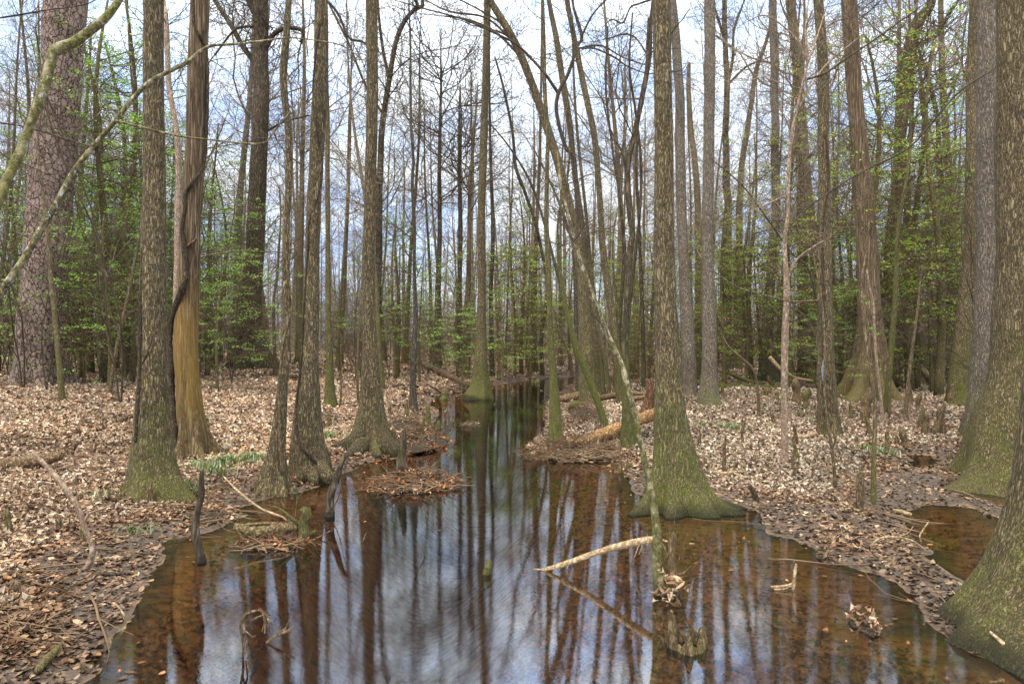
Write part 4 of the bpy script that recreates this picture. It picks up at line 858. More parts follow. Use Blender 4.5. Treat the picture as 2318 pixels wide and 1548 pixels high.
# evergreens
GREEN = [(.181, .330, .053), (.245, .426, .064), (.117, .245, .053), (.298, .469, .096), (.160, .320, .096), (.362, .480, .075)]
OLIVE = [(.267, .384, .053), (.192, .309, .043), (.341, .448, .075), (.149, .245, .043), (.405, .458, .085), (.224, .384, .075), (.320, .490, .075), (.213, .362, .053), (.288, .426, .064), (.533, .256, .043)]
def ever_proto(kind, H, lo, nb, bl, nleaf, size, pal, seed, flat=.7, name='holly_tree', stretch=.3):
    rnd = random.Random(seed); rs = np.random.default_rng(seed); root = thing(name, 'x', kind, (0, 0, 0)); n = 14
    z = np.linspace(-.3, H, n); P = np.array([[math.sin(zz * .5 + seed) * .12 * zz / 3, math.cos(zz * .4 + seed) * .1 * zz / 3, zz] for zz in z]); rad = .012 * H * (1 - .8 * np.clip(z, 0, H) / H) + .006
    mb = MB(); tube(mb, P, rad, 8, .06, seed, True, None, 0, dict(moss=np.full(n, .5)), freq=5); mb.build('trunk', M['thin'], root)
    mb = MB(); tube(mb, P[2:], rad[2:] * .6, 5, 0, seed); st = []
    for q in range(nb):
        zz = rnd.uniform(lo, H * .97); i0 = (zz + .3) / (H + .3) * (n - 1); i1 = int(i0); p = P[i1] + (P[min(i1 + 1, n - 1)] - P[i1]) * (i0 - i1); a = q * 2.4
        st.append((p, [math.cos(a), math.sin(a), rnd.uniform(.0, .4)], bl * 1.1 * rnd.uniform(.5, 1.2) * (1.1 - .6 * (zz / H)), .016))
    sg, tp = grow_arr(st, seed, kids=(6, 4), steps=6, wig=.16, up=.0, minr=.003, spread=.7); prisms(mb, sg); mb.build('branches', M['thin'], root)
    thin = sg[sg[:, 7] < .0085]; g_ = thin[rs.choice(len(thin), max(30, nleaf // 26), replace=False if len(thin) > nleaf // 26 else True)]
    k = rs.integers(0, len(g_), nleaf); t_ = rs.uniform(-.3, 1.3, nleaf)[:, None]
    C = g_[k, :3] * (1 - t_) + g_[k, 3:6] * t_ + rs.normal(0, 1, (nleaf, 3)) * [.13, .13, .022]
    mb = MB(); leaves(mb, C, size, rs, pal, flat=flat * .5 + .35, elong=.5, curl=.2); mb.build('foliage', M['leaf'], root, smooth=False)
    return root
EV = dict(tall=ever_proto('tree', 12, 1.6, 46, 3.0, 5200, .08, GREEN, 1), mid=ever_proto('tree', 7, .8, 34, 2.7, 3400, .075, GREEN, 2), shrub=ever_proto('shrub', 3.4, .3, 24, 2.0, 1700, .075, GREEN, 3, name='holly_shrub'),
          olive=ever_proto('tree', 10.5, 1.8, 44, 3.0, 4600, .075, OLIVE, 4, name='evergreen_tree', flat=.5), olive_mid=ever_proto('tree', 6, .9, 32, 2.6, 3300, .075, OLIVE, 5, name='evergreen_tree', flat=.5))
EVP = [('olive', 1960, 22, 1.1), ('olive', 2060, 24, 1.2), ('olive', 2125, 22, 1.1), ('olive', 1700, 29, 1.0), ('olive', 1640, 26, .7), ('olive_mid', 1780, 27, 1.1), ('olive_mid', 1200, 36, 1.0), ('olive', 1400, 36, .9), ('olive_mid', 1560, 30, 1.0), ('tall', 235, 22, 1.05), ('tall', 290, 26, 1.2), ('tall', 190, 30, 1.25), ('tall', 480, 34, 1.0), ('tall', 205, 25, 1.05), ('tall', 262, 28, 1.1), ('tall', 318, 33, 1.1), ('tall', 30, 31, .9), ('mid', 180, 23, .9), ('mid', 300, 22, .95), ('mid', 248, 19.5, .7), ('shrub', 190, 21, 1.2), ('shrub', 285, 24, 1.3), ('shrub', 30, 24, 1.0),
       ('mid', 470, 26, 1.0), ('mid', 480, 31, 1.1), ('mid', 492, 20, .6), ('shrub', 450, 24, 1.2), ('tall', 500, 36, .9), ('mid', 400, 28, 1.0), ('shrub', 770, 38, 1.0),
       ('tall', 900, 33, .72), ('mid', 895, 30, .95), ('mid', 950, 29, .7), ('shrub', 1045, 27, 1.0), ('mid', 1035, 34, .7),
       ('olive_mid', 1130, 34, 1.1), ('olive', 1180, 38, .95), ('olive_mid', 1165, 36, 1.1), ('olive_mid', 1225, 42, 1.2), ('olive', 1290, 44, .8), ('olive_mid', 1350, 42, 1.2), ('olive_mid', 1445, 36, 1.0), ('olive', 1470, 40, .85), ('olive_mid', 1410, 46, 1.1), ('olive', 1575, 38, .8), ('olive', 1640, 30, .72),
       ('olive_mid', 1690, 27, .9), ('olive_mid', 1720, 31, 1.0), ('olive', 1830, 34, .85), ('olive_mid', 1900, 25, 1.0), ('mid', 1905, 31, 1.0), ('olive', 1990, 27, .95), ('olive', 2075, 25, 1.0), ('tall', 2120, 28, .95), ('olive', 2160, 31, 1.0), ('olive_mid', 2110, 23, .95), ('olive', 2010, 36, 1.1),
       ('olive_mid', 2040, 29, 1.0), ('shrub', 1920, 24, .8), ('mid', 2130, 35, 1.1), ('olive', 1930, 40, 1.1), ('tall', 130, 38, 1.0), ('tall', 410, 38, 1.0), ('mid', 1860, 20, .5), ('olive', 1780, 40, .9), ('tall', 2240, 34, 1.0), ('mid', -60, 26, 1.0), ('olive', 2420, 28, 1.0)]
ev_used = set(); evs = []
for (k, px, y, s_) in EVP:
    root = EV[k] if k not in ev_used else copy_thing(EV[k]); ev_used.add(k); x = (px - CX) / F * y
    root.location = (x, y, float(ground(x, y))); root.rotation_euler = (0, 0, rb.uniform(0, 6.28)); root.scale = (s_,) * 3
    root['group'] = 'evergreens between the trunks'; evs.append((root, x, y))
ordinal_labels(evs, '%s from left of green leafed evergreens %s')

# the far wood, one mass
mb = MB(); rs = np.random.default_rng(8); segs = []
for q in range(820):
    y = rs.uniform(80, 150); x = rs.uniform(-1, 1) * (y * .95 + 10); H_ = rs.uniform(10, 22); r_ = rs.uniform(.08, .22); lx = rs.normal(0, .5)
    z0 = float(-.3); top = (x + lx, y, H_); segs.append((x, y, z0 - .8, *top, r_, .03))
    for b_ in range(26):
        f_ = rs.uniform(.12, 1); p = np.array([x + lx * f_, y, z0 + (H_ - z0) * f_]); dd = rs.normal(0, 1, 3) * [1, 1, .6] + [0, 0, .8]; dd *= rs.uniform(.6, 2.2) / np.linalg.norm(dd); e = p + dd
        segs.append((*p, *e, .02, .011))
        for c_ in range(4):
            g_ = p + dd * rs.uniform(.2, 1); h_ = g_ + rs.normal(0, .7, 3) + [0, 0, .35]; segs.append((*g_, *h_, .012, .007))
for q in range(1300):                            # low brush and saplings filling the space under the far crowns
    y = rs.uniform(50, 100); x = rs.uniform(-1, 1) * (y * .9 + 10); H_ = rs.uniform(2.5, 8); z0 = float(ground(x, y))
    if z0 < 0 and rs.uniform() < .5: continue
    for c_ in range(3):
        p = np.array([x + rs.normal(0, .5), y, z0 - .1]); dd = np.array([rs.normal(0, .18), rs.normal(0, .1), 1.0]) * H_ / 5
        for b_ in range(5):
            e = p + dd + rs.normal(0, .12, 3); segs.append((*p, *e, .03 - .004 * b_, .026 - .004 * b_))
            for g_ in range(4):
                u = p + dd * rs.uniform(0, 1); v_ = u + rs.normal(0, .6, 3) * [1, .6, .5] + [0, 0, .4]; segs.append((*u, *v_, .012, .007))
            p = e
prisms(mb, np.array(segs)); tag(mb.build('far_wood', M['twig_far'], smooth=False), 'greyish mass of leafless trees closing the view behind everything', 'far wood', kind='stuff')

# ------------------------------------------------------------------ fallen wood, snags, knees and drift
def log(name, label, pts, m, cat='log', moss=.1, rough=.14, seg=18, depth=None, lift=0, snap=True, wet=0.0, ends=True, subs=(), freq=9, group=None):
    """a log or stick lying or standing where the photograph shows it; pts (x, y, width[, depth])"""
    Q = []
    for p in pts:
        if len(p) > 3: d = p[3]
        elif depth is not None: d = depth
        else: d, _ = hit(p[0], p[1] + p[2] * .4)
        Q.append((*at(p[0], p[1], d), p[2] * .5 * d / F))
    S = spline(Q, 12 * len(Q)); S[:, 3] = np.maximum(S[:, 3], .002); base = S[0, :3].copy(); seed = hash_s(label)
    if subs: root = thing(name, label, cat, base, group)
    mb = MB(); tube(mb, S[:, :3] + [0, 0, lift], S[:, 3], seg, rough, seed & 1023, True, None, .0, dict(moss=np.clip(moss + .25 * vn(S[:, 0] * 4, S[:, 2] * 4, 0, 3), 0, 1), wet=np.clip(np.where(S[:, 2] < .06, 1, 0) * wet, 0, 1)), freq=freq)
    if not subs: return tag(mb.build(name, m, None, base), label, cat, group)
    mb.build('stem', m, root, base)
    for sb in subs:
        d0 = pts[0][3] if len(pts[0]) > 3 else (depth or hit(pts[0][0], pts[0][1])[0])
        q = spline([(*at(x, y, d0), wd * .5 * d0 / F) for (x, y, wd) in sb], 8 * len(sb)); mb = MB(); tube(mb, q[:, :3], np.maximum(q[:, 3], .0015), 8, .15, 3, True, None, 0, dict(moss=np.full(len(q), moss)), freq=20)
        mb.build('side_branch', m, root, base)
    return root
D = lambda x, y: hit(x, y)[0]
log('fallen_log', 'grey weathered log end lying in the leaves at the left edge', [(-60,1068,34),(0,1053,32),(60,1046,30),(110,1037,27),(138,1031,18)], M['log'], depth=D(60, 1062) + .1)
log('fallen_log', 'long brown log sloping down the left bank towards the midstream tree', [(945,818,13),(968,828,14),(993,842,15),(1026,857,15),(1060,872,14)], M['log'], depth=None)
log('fallen_log', 'split golden log lying on the right bank in front of the thickest tupelo', [(1290,1006,18,12.3),(1330,997,28,12.5),(1375,980,30,12.8),(1420,962,29,13.1),(1455,947,27,13.4),(1500,930,26,13.7)], M['gold'], rough=.22,
    subs=([(1280,1010,8),(1310,1004,16),(1340,1008,10)],))
log('fallen_log', 'long mossy log lying across the right bank behind the speckled tupelo', [(1560,866,14,26),(1600,872,18,26),(1637,876,20,26),(1690,879,22,26),(1740,881,20,26),(1800,884,18,26),(1854,886,16,26),(1920,884,13,26.5),(1960,880,10,27)], M['tupelo'], moss=.95, rough=.2,
    subs=([(1700,878,12),(1722,868,9),(1690,861,8),(1652,846,7),(1630,840,5)], [(1652,846,5),(1645,825,4),(1640,815,2)], [(1760,884,8),(1742,862,9),(1738,850,4)]))
log('fallen_branch', 'bare forked branch slanting down onto the long mossy log', [(1742,808,9,24.5),(1768,836,9,24.5),(1800,855,7,24.8),(1840,862,6,25)], M['pale'], cat='branch')
log('fallen_log', 'broken trunk leaning down right with a splintered pale top', [(2052,800,9,27),(2070,818,12,27),(2095,845,14,27),(2112,866,15,27)], M['pale'], rough=.2)
log('fallen_log', 'reddish rotten log piece beside the broken leaning trunk', [(2098,856,12,27),(2120,854,14,27),(2140,853,10,27)], M['rot'])
log('fallen_log', 'dark log on the right bank behind the slanting mossed stem', [(1262,905,14,22),(1290,900,19,22),(1318,893,17,22),(1345,890,10,22)], M['log'], moss=.3, wet=.5)
log('fallen_log', 'upper of two grey logs beside the rotten red stump', [(1355,902,12,21),(1390,895,14,21),(1430,890,12,21),(1462,893,8,21)], M['log'])
log('fallen_log', 'lower of two grey logs beside the rotten red stump', [(1370,914,8,20.5),(1410,905,12,20.5),(1460,899,10,20.5)], M['log'])
log('fallen_log', 'mossy sunken log end poking from the bank near the upright mossy trunk', [(1285,925,10,19),(1300,914,15,19),(1315,918,12,19)], M['tupelo'], moss=.95, rough=.2)
log('fallen_log', 'thin log lying in the water before the bend', [(1222,886,8,28),(1240,894,10,28),(1250,900,7,27.5)], M['log'], moss=.2)
log('fallen_branch', 'dark branch lying on the left bank beside the thin dark stem', [(905,870,4,29),(945,874,5,28),(980,877,5,27),(1000,888,3,26)], M['dark'], cat='branch')
log('fallen_branch', 'bow shaped pale branch over the far flats right of the midstream tree', [(1128,810,3,44),(1145,802,4,44),(1165,801,4,44),(1188,804,3,44)], M['pale'], cat='branch')
log('fallen_branch', 'long pale branch low over the far water right of the upright mossy trunk', [(1215,808,3,48),(1255,808,4,48),(1290,803,5,48),(1300,800,3,48)], M['pale'], cat='branch')
log('broken_branch', 'pale broken branch resting on the leaning stem with its thin end in the water', [(1205,1288,3,6.02),(1225,1290,7,6.0),(1252,1284,10,5.95),(1295,1270,12,5.9),(1337,1255,13,5.85),(1385,1240,15,5.75),(1426,1230,16,5.65),(1472,1222,17,5.55),(1496,1223,9,5.5),(1511,1225,3,5.48)], M['pale'], cat='branch', moss=0,
    subs=([(1288,1272,3),(1284,1286,2),(1290,1300,1)], [(1448,1228,3),(1442,1245,2),(1436,1262,2)], [(1455,1228,3),(1452,1240,2),(1446,1255,1)]), rough=.06)
log('snag', 'upright broken stick standing in the brown water at lower left', [(459,1290,26),(457,1271,24),(448,1235,19),(442,1198,18),(447,1159,14),(455,1124,15),(456,1092,12),(457,1064,9)], M['oak'], cat='stick', depth=D(457, 1271), wet=1, rough=.12)
log('crooked_branch', 'crooked bare branch rising in curves from the lower left mud', [(186,1296,14),(200,1278,13),(209,1255,13),(207,1230,12),(195,1202,12),(184,1170,12),(175,1145,12),(152,1113,12),(131,1085,11),(105,1055,10),(74,1025,7)], M['rosy'], cat='branch', depth=D(193, 1290), moss=.15,
    subs=([(189,1186,7),(200,1165,6),(225,1153,5),(251,1144,4)],))
log('snag', 'twisted dark snag standing in the water by the finger-like roots', [(746,1178,26),(747,1150,22),(748,1125,18),(757,1098,17),(766,1070,15),(774,1045,12),(780,1028,10)], M['oak'], cat='stick', depth=D(747, 1168), wet=1, rough=.25,
    subs=([(775,1045,6),(783,1035,6),(788,1022,4)], [(750,1160,3),(768,1120,2),(778,1075,1.5),(790,1030,1)]))
log('snag', 'short leaning post sticking out of the leafy drift island', [(903,1100,22),(904,1078,20),(908,1045,19),(912,1010,17),(915,985,13),(913,972,7)], M['oak'], cat='post', depth=D(903, 1092), moss=.35, wet=1, rough=.14)
log('driftwood', 'ragged half sunk driftwood log beside the mossy stub', [(530,1192,16),(560,1198,24),(600,1200,26),(640,1196,26),(675,1192,18)], M['log'], cat='driftwood', depth=D(600, 1214), moss=.3, rough=.35, wet=.0,
    subs=([(545,1190,8),(600,1184,7),(660,1186,6)], [(540,1206,7),(600,1212,9),(650,1206,6)]), freq=18)
log('mossy_stub', 'mossy upright stub at the end of the ragged driftwood', [(692,1222,30),(688,1200,24),(686,1180,20),(692,1162,22),(682,1150,14)], M['tupelo'], cat='stump', depth=D(690, 1216), moss=.75, rough=.35, wet=.5,
    subs=([(686,1190,10),(665,1176,9),(645,1160,7),(625,1148,4),(606,1143,2)], [(694,1165,9),(700,1155,8),(698,1148,4)], [(690,1210,10),(708,1206,8),(716,1200,4)], [(668,1175,3),(672,1130,2),(671,1093,1.5)], [(672,1128,2),(700,1100,1.5),(727,1072,1)]), freq=18)
log('twig', 'long bare twig slanting from the leaves down to the mossy stub', [(506,1078,3,7.6),(540,1112,4,7.3),(590,1150,5,7.1),(640,1170,5,7.0),(650,1180,4,7.0)], M['pale'], cat='twig')
log('twig', 'long thin stick floating in front of the ragged driftwood', [(520,1262,4,6.6),(570,1252,4,6.7),(640,1240,4,6.8),(700,1225,3,6.9),(748,1201,2,7.0)], M['log'], cat='twig', subs=([(700,1225,2),(712,1232,2),(716,1244,1)],))
log('twig', 'forked twig lying on the leaves left of the upright broken stick', [(255,1123,3),(300,1150,3),(350,1148,4),(372,1160,3),(378,1172,2)], M['pale'], cat='twig')
log('twig', 'grey arched stick on the mud behind the upright broken stick', [(408,1182,5),(420,1172,8),(445,1164,9),(470,1165,8),(500,1166,4)], M['grey'], cat='stick', lift=.015)
log('twig', 'straight pale stick running down to the left edge over the mud', [(-20,1398,8),(40,1365,8),(90,1335,7),(140,1310,6),(178,1288,4)], M['log'], cat='stick', lift=.01)
log('twig', 'dark wet stick on the mud under the crooked branch', [(205,1298,5),(250,1302,7),(295,1300,5)], M['dark'], cat='stick', lift=.01)
log('twig', 'short curved yellowish twig in the shallow water at lower left', [(262,1366,3),(272,1378,5),(280,1392,5),(281,1406,4)], M['pale'], cat='twig', depth=D(280, 1406))
log('twig', 'dark mossy wood sliver in the mud near the lower left corner', [(85,1525,16),(105,1500,20),(130,1475,14),(150,1452,6)], M['knee'], cat='stick', depth=None, moss=.5, lift=.02)
log('twig', 'white bent stick at the lower left edge', [(0,1448,4),(10,1460,6),(20,1475,6),(26,1482,3)], M['pale'], cat='stick', lift=.01)
log('mossy_stub', 'mossy wood lump breaking the water at the bottom left of centre', [(540,1556,16,4.5),(556,1535,20,4.5),(572,1515,18,4.5),(584,1492,7,4.5)], M['tupelo'], cat='stump', moss=.9, rough=.3, freq=24,
    subs=([(566,1520,6),(580,1506,8),(592,1502,3)], [(532,1548,5),(550,1536,5),(566,1530,3)]))
def hoop(label, lines, d, m='twig_brown'):
    base = at(lines[0][0][0], lines[0][0][1], d); root = thing('drowned_vine', label, 'vine', base); rnd = random.Random(4)
    for ln in lines:
        Q = spline([(*at(x, y, d), wd * .5 * d / F) for (x, y, wd) in ln], 10 * len(ln)); Q[:, 1] += np.linspace(0, 1, len(Q)) * rnd.uniform(-.08, .1); mb = MB()
        tube(mb, Q[:, :3], np.maximum(Q[:, 3], .0015), 8, .12, 3, True, None, 0, dict(moss=np.full(len(Q), .05)), freq=30); mb.build('strand', M['log'], root, base)
hoop('looped tangle of old vine standing in the water at lower left of centre', [[(550,1490,5),(551,1455,6),(547,1425,6),(548,1405,6),(562,1386,6),(588,1377,5),(604,1384,5),(612,1400,4),(615,1420,3)],
    [(586,1377,4),(600,1390,4),(606,1408,4),(607,1425,3)], [(590,1377,4),(608,1396,3),(617,1414,3)], [(553,1400,3),(575,1381,3),(596,1379,3),(603,1400,3),(600,1422,2)], [(550,1440,5),(560,1425,4),(578,1432,4),(588,1428,3)], [(556,1478,4),(560,1440,4),(552,1410,4),(570,1384,3)], [(566,1405,4),(585,1400,4),(602,1404,3)]], D(552, 1488))
log('twig', 'branching brown twig floating right of the looped vine', [(592,1470,3),(610,1448,5),(640,1432,5),(668,1418,3)], M['log'], cat='twig', depth=D(600, 1455), subs=([(610,1448,3),(635,1436,3),(655,1428,2)], [(640,1432,3),(652,1410,2),(664,1388,1)], [(620,1440,3),(640,1425,2),(650,1422,1)]))
log('twig', 'thin bent twig standing in mid water left of centre', [(940,1312,2),(948,1290,2.5),(961,1257,3),(945,1230,2.5),(936,1200,2),(929,1168,1)], M['dark'], cat='twig', depth=D(940, 1262))
log('twig', 'small leaning sprig near the middle of the stream above the bent twig', [(820,1228,2),(825,1215,3),(830,1203,1)], M['log'], cat='twig', depth=D(822, 1227))
log('stick', 'upright bark stripped stick with drift caught round it in the right shallows', [(1795,1352,7),(1797,1320,7),(1800,1290,7),(1803,1276,5)], M['pale'], cat='stick', depth=D(1795, 1335), subs=([(1797,1318,4),(1780,1325,6),(1745,1328,5)], [(1798,1322,4),(1775,1332,6),(1752,1333,4)]))
log('twig', 'pale forked twig standing on a leaf clump in the right shallows', [(1965,1412,5),(1972,1398,5),(1976,1385,4),(1978,1376,3)], M['pale'], cat='twig', depth=D(1968, 1412), subs=([(1968,1405,3),(1958,1395,2.5),(1955,1388,1.5)], [(1960,1420,6),(1950,1425,7),(1945,1418,4)], [(1972,1402,3),(1980,1390,3),(1976,1378,2)]))
log('twig', 'spreading bare twig lying over the edge of the right hand pool', [(1975,1228,4),(2000,1216,5),(2040,1217,5),(2070,1226,4),(2095,1246,3)], M['pale'], cat='twig', depth=D(2040, 1240), subs=([(2030,1216,3),(2055,1206,2),(2068,1190,1.5)], [(2045,1217,3),(2070,1235,2),(2085,1250,1.5)], [(2046,1220,2),(2047,1240,2),(2046,1246,1)]))
log('twig', 'hooked twig rising from the right hand pool', [(2085,1225,4),(2082,1212,3.5),(2092,1195,4),(2103,1180,3)], M['pale'], cat='twig', depth=D(2084, 1228))
log('root', 'pale curved root arching beside the foot of the nearest tupelo', [(2240,1428,5,4.35),(2262,1448,9,4.3),(2290,1468,12,4.25),(2330,1485,14,4.2)], M['pale'], cat='root')
log('stick', 'short dark leaning stub beside the long right-hand root of the thickest tupelo', [(1712,1130,14),(1705,1112,13),(1696,1098,10)], M['oak'], cat='stump', depth=D(1712, 1132))
log('stump', 'bleached square topped post at the edge of the mud', [(1948,1166,19),(1947,1140,18),(1947,1100,17),(1950,1068,15)], M['knee'], cat='post', depth=D(1948, 1160), moss=.3, rough=.14)
log('stump', 'rotten red stump standing left of the thickest tupelo', [(1466,944,40),(1467,930,32),(1470,905,24),(1472,880,22),(1468,858,16)], M['rot'], cat='stump', depth=16.5, rough=.3, freq=6)
log('stick', 'short stick lying in the leaves near the pinkish young tree', [(1790,990,6),(1815,993,9),(1840,987,10),(1850,982,8)], M['pale'], cat='stick', lift=.03)
log('stick', 'pale stick flat on the leaves right of the thickest tupelo', [(1612,1071,6),(1640,1074,7),(1668,1071,5)], M['pale'], cat='stick', lift=.02)
log('stick', 'flat plank-like wood piece at the far side of the right mud', [(2022,1158,7),(2040,1162,9),(2062,1168,7)], M['pale'], cat='stick', lift=.02)

def hollow_stump(label, px, py, wpx, spikes, m='knee', moss=.38, hbase=.3):
    d = D(px, py); d += wpx * .25 * d / F; c = at(px, py, d); c[2] = -.15; r = wpx * .5 * d / F; n = 64; th = np.linspace(0, 2 * math.pi, n, endpoint=False); k = d / F
    hh = np.full(n, hbase * r)
    for (a, wd, hpx) in spikes: dd = np.abs((th - a + math.pi) % (2 * math.pi) - math.pi); hh = np.maximum(hh, hpx * k * np.exp(-(dd / wd) ** 2))
    hh = hh + .1 * r * vn(th * 9, 0, 0, 3) ; hh = np.maximum(hh, .01); V = []; ro = r * (1 + .14 * vn(np.cos(th) * 4, np.sin(th) * 4, 0, 4) + .1 * vn(np.cos(th) * 11, np.sin(th) * 11, 0, 4))
    for (f_, fr) in ((0, 1.12), (.4, 1.0), (.75, .92), (1, .84), (1, .66), (.6, .6), (.2, .5)):
        rr = ro * fr * (1 + .05 * vn(th * 8, f_ * 5, 0, 7)); V.append(np.stack([c[0] + rr * np.cos(th), c[1] + rr * np.sin(th), c[2] + (hh + .15) * f_ + 0 * th], 1))
    V = np.array(V); i = np.arange(6)[:, None] * n; j = np.arange(n)[None, :]; j2 = (j + 1) % n; f4 = np.stack([i + j, i + j2, i + n + j2, i + n + j], -1).reshape(-1, 4)
    mb = MB(); nv = 7 * n; mb.add(np.vstack([V.reshape(-1, 3), [[c[0], c[1], c[2] + .16]]]), f4, np.stack([6 * n + np.arange(n), 6 * n + (np.arange(n) + 1) % n, np.full(n, nv)], -1), moss=np.full(nv + 1, moss), wet=np.concatenate([np.repeat([1, .8, 0, 0, 0, .6, .9], n), [1]]))
    return tag(mb.build('hollow_stump', M[m], None, (c[0], c[1], 0), smooth=False), label, 'stump')
hollow_stump('jagged hollow stump with one tall spike in the lower right water', 1555, 1476, 88, [(math.pi * 1.0, .35, 84), (math.pi * 1.45, .3, 42), (math.pi * 1.75, .3, 30), (0.0, .35, 46), (.9, .4, 36), (2.2, .4, 40)])
log('wet_knob', 'dark mossy knob breaking the surface in the middle of the stream', [(1098,1312,16),(1102,1295,18),(1106,1278,14),(1104,1266,7)], M['knee'], cat='stump', depth=D(1100, 1300), moss=1.0, rough=.25, wet=.3)
# splintered post with dead leaves
rt = log('snag', 'splintered stub with reed stems and a bunch of dead leaves in front water', [(1536,1358,20),(1530,1325,17),(1522,1285,16),(1520,1250,14),(1524,1215,12),(1522,1204,6)], M['knee'], cat='stump', depth=D(1534, 1356), moss=.25, rough=.25, wet=.6,
    subs=([(1518,1250,2),(1516,1190,1.5),(1520,1140,1)], [(1522,1250,2),(1526,1185,1.5),(1531,1145,1)], [(1535,1270,2),(1548,1240,1.5),(1558,1206,1)], [(1530,1300,5),(1548,1296,4),(1563,1280,2)], [(1512,1262,6),(1505,1240,4),(1496,1226,2)], [(1514,1240,1.5),(1508,1190,1),(1512,1165,1)], [(1525,1340,6),(1510,1330,4),(1500,1318,2)]))
rs = np.random.default_rng(2); d_ = D(1534, 1356) - .08; C = np.array([at(rs.normal(1520, 17), rs.normal(1325, 20), d_ - rs.uniform(0, .12)) for _ in range(46)]); mb = MB()
leaves(mb, C, .075, rs, [(.36, .23, .14), (.44, .31, .20), (.22, .13, .075)], flat=.1, elong=.3, curl=.4, wet=np.zeros(46)); o_ = mb.build('dead_leaves', M['litter'], rt, rt.location, smooth=False)

def drift(label, cx, cy, wpx, hpx, nst, nlf, seed, hgt=.12, red=False, spk=0.0):
    """a raft of sticks and leaves stranded on the water"""
    rs = np.random.default_rng(seed); rnd = random.Random(seed); d0, h0 = hit(cx, cy); x0 = (cx - CX) / F * d0; hw = wpx * .5 * d0 / F; d1, _ = hit(cx, cy - hpx * .5); d2, _ = hit(cx, cy + hpx * .5); hd = max(.2, (d1 - d2) * .5)
    base = np.array([x0, d0, max(h0, 0)]); root = thing('drift_pile', label, 'drift pile', base)
    def pt(s_=1.0):
        while True:
            a, b = rnd.uniform(-1, 1), rnd.uniform(-1, 1)
            if a * a + b * b < 1 - .6 * (float(vn(a * 2.4, b * 2.4, 0, seed)) + .35): break
        q = 1 - math.hypot(a, b); x, y = x0 + a * hw * s_, d0 + b * hd * s_; return x, y, max(0, float(ground(x, y))) + q * hgt * 1.4 * (1 + .9 * float(vn(x * 7, y * 7, 0, seed)))
    st = []
    for _ in range(int(nst * 1.3)):
        x, y, z = pt(.9); a = rnd.gauss(0, .8) + (math.pi if rnd.random() < .5 else 0); st.append(([x, y, z + rnd.uniform(-.01, .03)], [math.cos(a), math.sin(a) * .7, rnd.gauss(.05, .22) + (spk if rnd.random() < .2 else 0)], rnd.uniform(.15, .6) * min(1, hw), rnd.uniform(.003, .011)))
    sg, _ = grow_arr(st, seed, kids=(2,), steps=4, wig=.16, up=-.01, minr=.0018); mb = MB()
    # matted core that carries the sticks
    n = 40; th = np.linspace(0, 2 * math.pi, n, endpoint=False); V = [[x0, d0, base[2] + hgt * .8]]
    for f_ in (.3, .6, .85, 1.0):
        for a in th: w_ = 1 + .35 * float(vn(math.cos(a) * 2.2, math.sin(a) * 2.2, f_, seed)); V.append([x0 + math.cos(a) * hw * f_ * w_ * .8, d0 + math.sin(a) * hd * f_ * w_ * .8, base[2] + hgt * .7 * (1 - f_) * (1 + .8 * float(vn(math.cos(a) * 5, math.sin(a) * 5, f_ * 4, seed))) - (.04 if f_ == 1 else 0)])
    f3 = [(0, 1 + k, 1 + (k + 1) % n) for k in range(n)]; f4 = [(1 + r_ * n + k, 1 + (r_ + 1) * n + k, 1 + (r_ + 1) * n + (k + 1) % n, 1 + r_ * n + (k + 1) % n) for r_ in range(3) for k in range(n)]
    mb.add(V, f4, f3); mb.build('matted_core', M['vine'], root, base, smooth=False); mb = MB(); prisms(mb, sg, 4); tag(mb.build('sticks', M['twig_brown'], root, base), kind='stuff')
    C = np.array([pt(1.0) for _ in range(nlf)]) + rs.uniform(0, .03, (nlf, 3)); mb = MB()
    pal = [(.28, .11, .045), (.20, .085, .04), (.40, .24, .14), (.10, .05, .025)] if red else [(.33, .21, .13), (.22, .125, .07), (.42, .31, .22), (.12, .065, .04)]
    leaves(mb, C, .06, rs, pal, flat=.35, elong=.35, curl=.3, wet=np.full(nlf, .3)); mb.build('leaves', M['litter'], root, base, smooth=False); return root
drift('island of reddish leaves and sticks caught round the leaning post', 935, 1100, 215, 44, 150, 620, 1, .12, True)
drift('brown needle and stick drift at the water edge below the tall spread-root tupelo', 955, 1000, 130, 40, 130, 420, 2, .16, True)
drift('tangled stick drift piled at the end of the split golden log', 1300, 1026, 210, 40, 260, 260, 3, .14, False, .3)
drift('small twiggy drift in midstream below the bend', 1062, 963, 60, 10, 26, 10, 4, .06, False, .9)
drift('dark stick pile on the right bank under the slanting mossed stem', 1330, 940, 110, 50, 120, 120, 5, .2, False, .3)
drift('stick drift on the right bank behind the upright mossy trunk', 1290, 893, 60, 16, 60, 20, 6, .3, False, .5)
drift('thin drift line floating at the side of the ragged driftwood', 610, 1236, 190, 22, 60, 60, 7, .03, True)
drift('small dark leaf clump stranded in the right shallows near the mud', 1872, 1268, 46, 14, 24, 20, 8, .05)
drift('leaf clump under the pale forked twig in the right shallows', 1955, 1416, 66, 22, 16, 40, 9, .05)
drift('twiggy drift between the left bank and the thin dark stem', 905, 965, 120, 30, 70, 80, 10, .15, False, .6)
drift('twig litter heap by the first tupelo roots', 440, 1168, 150, 20, 50, 20, 11, .04)

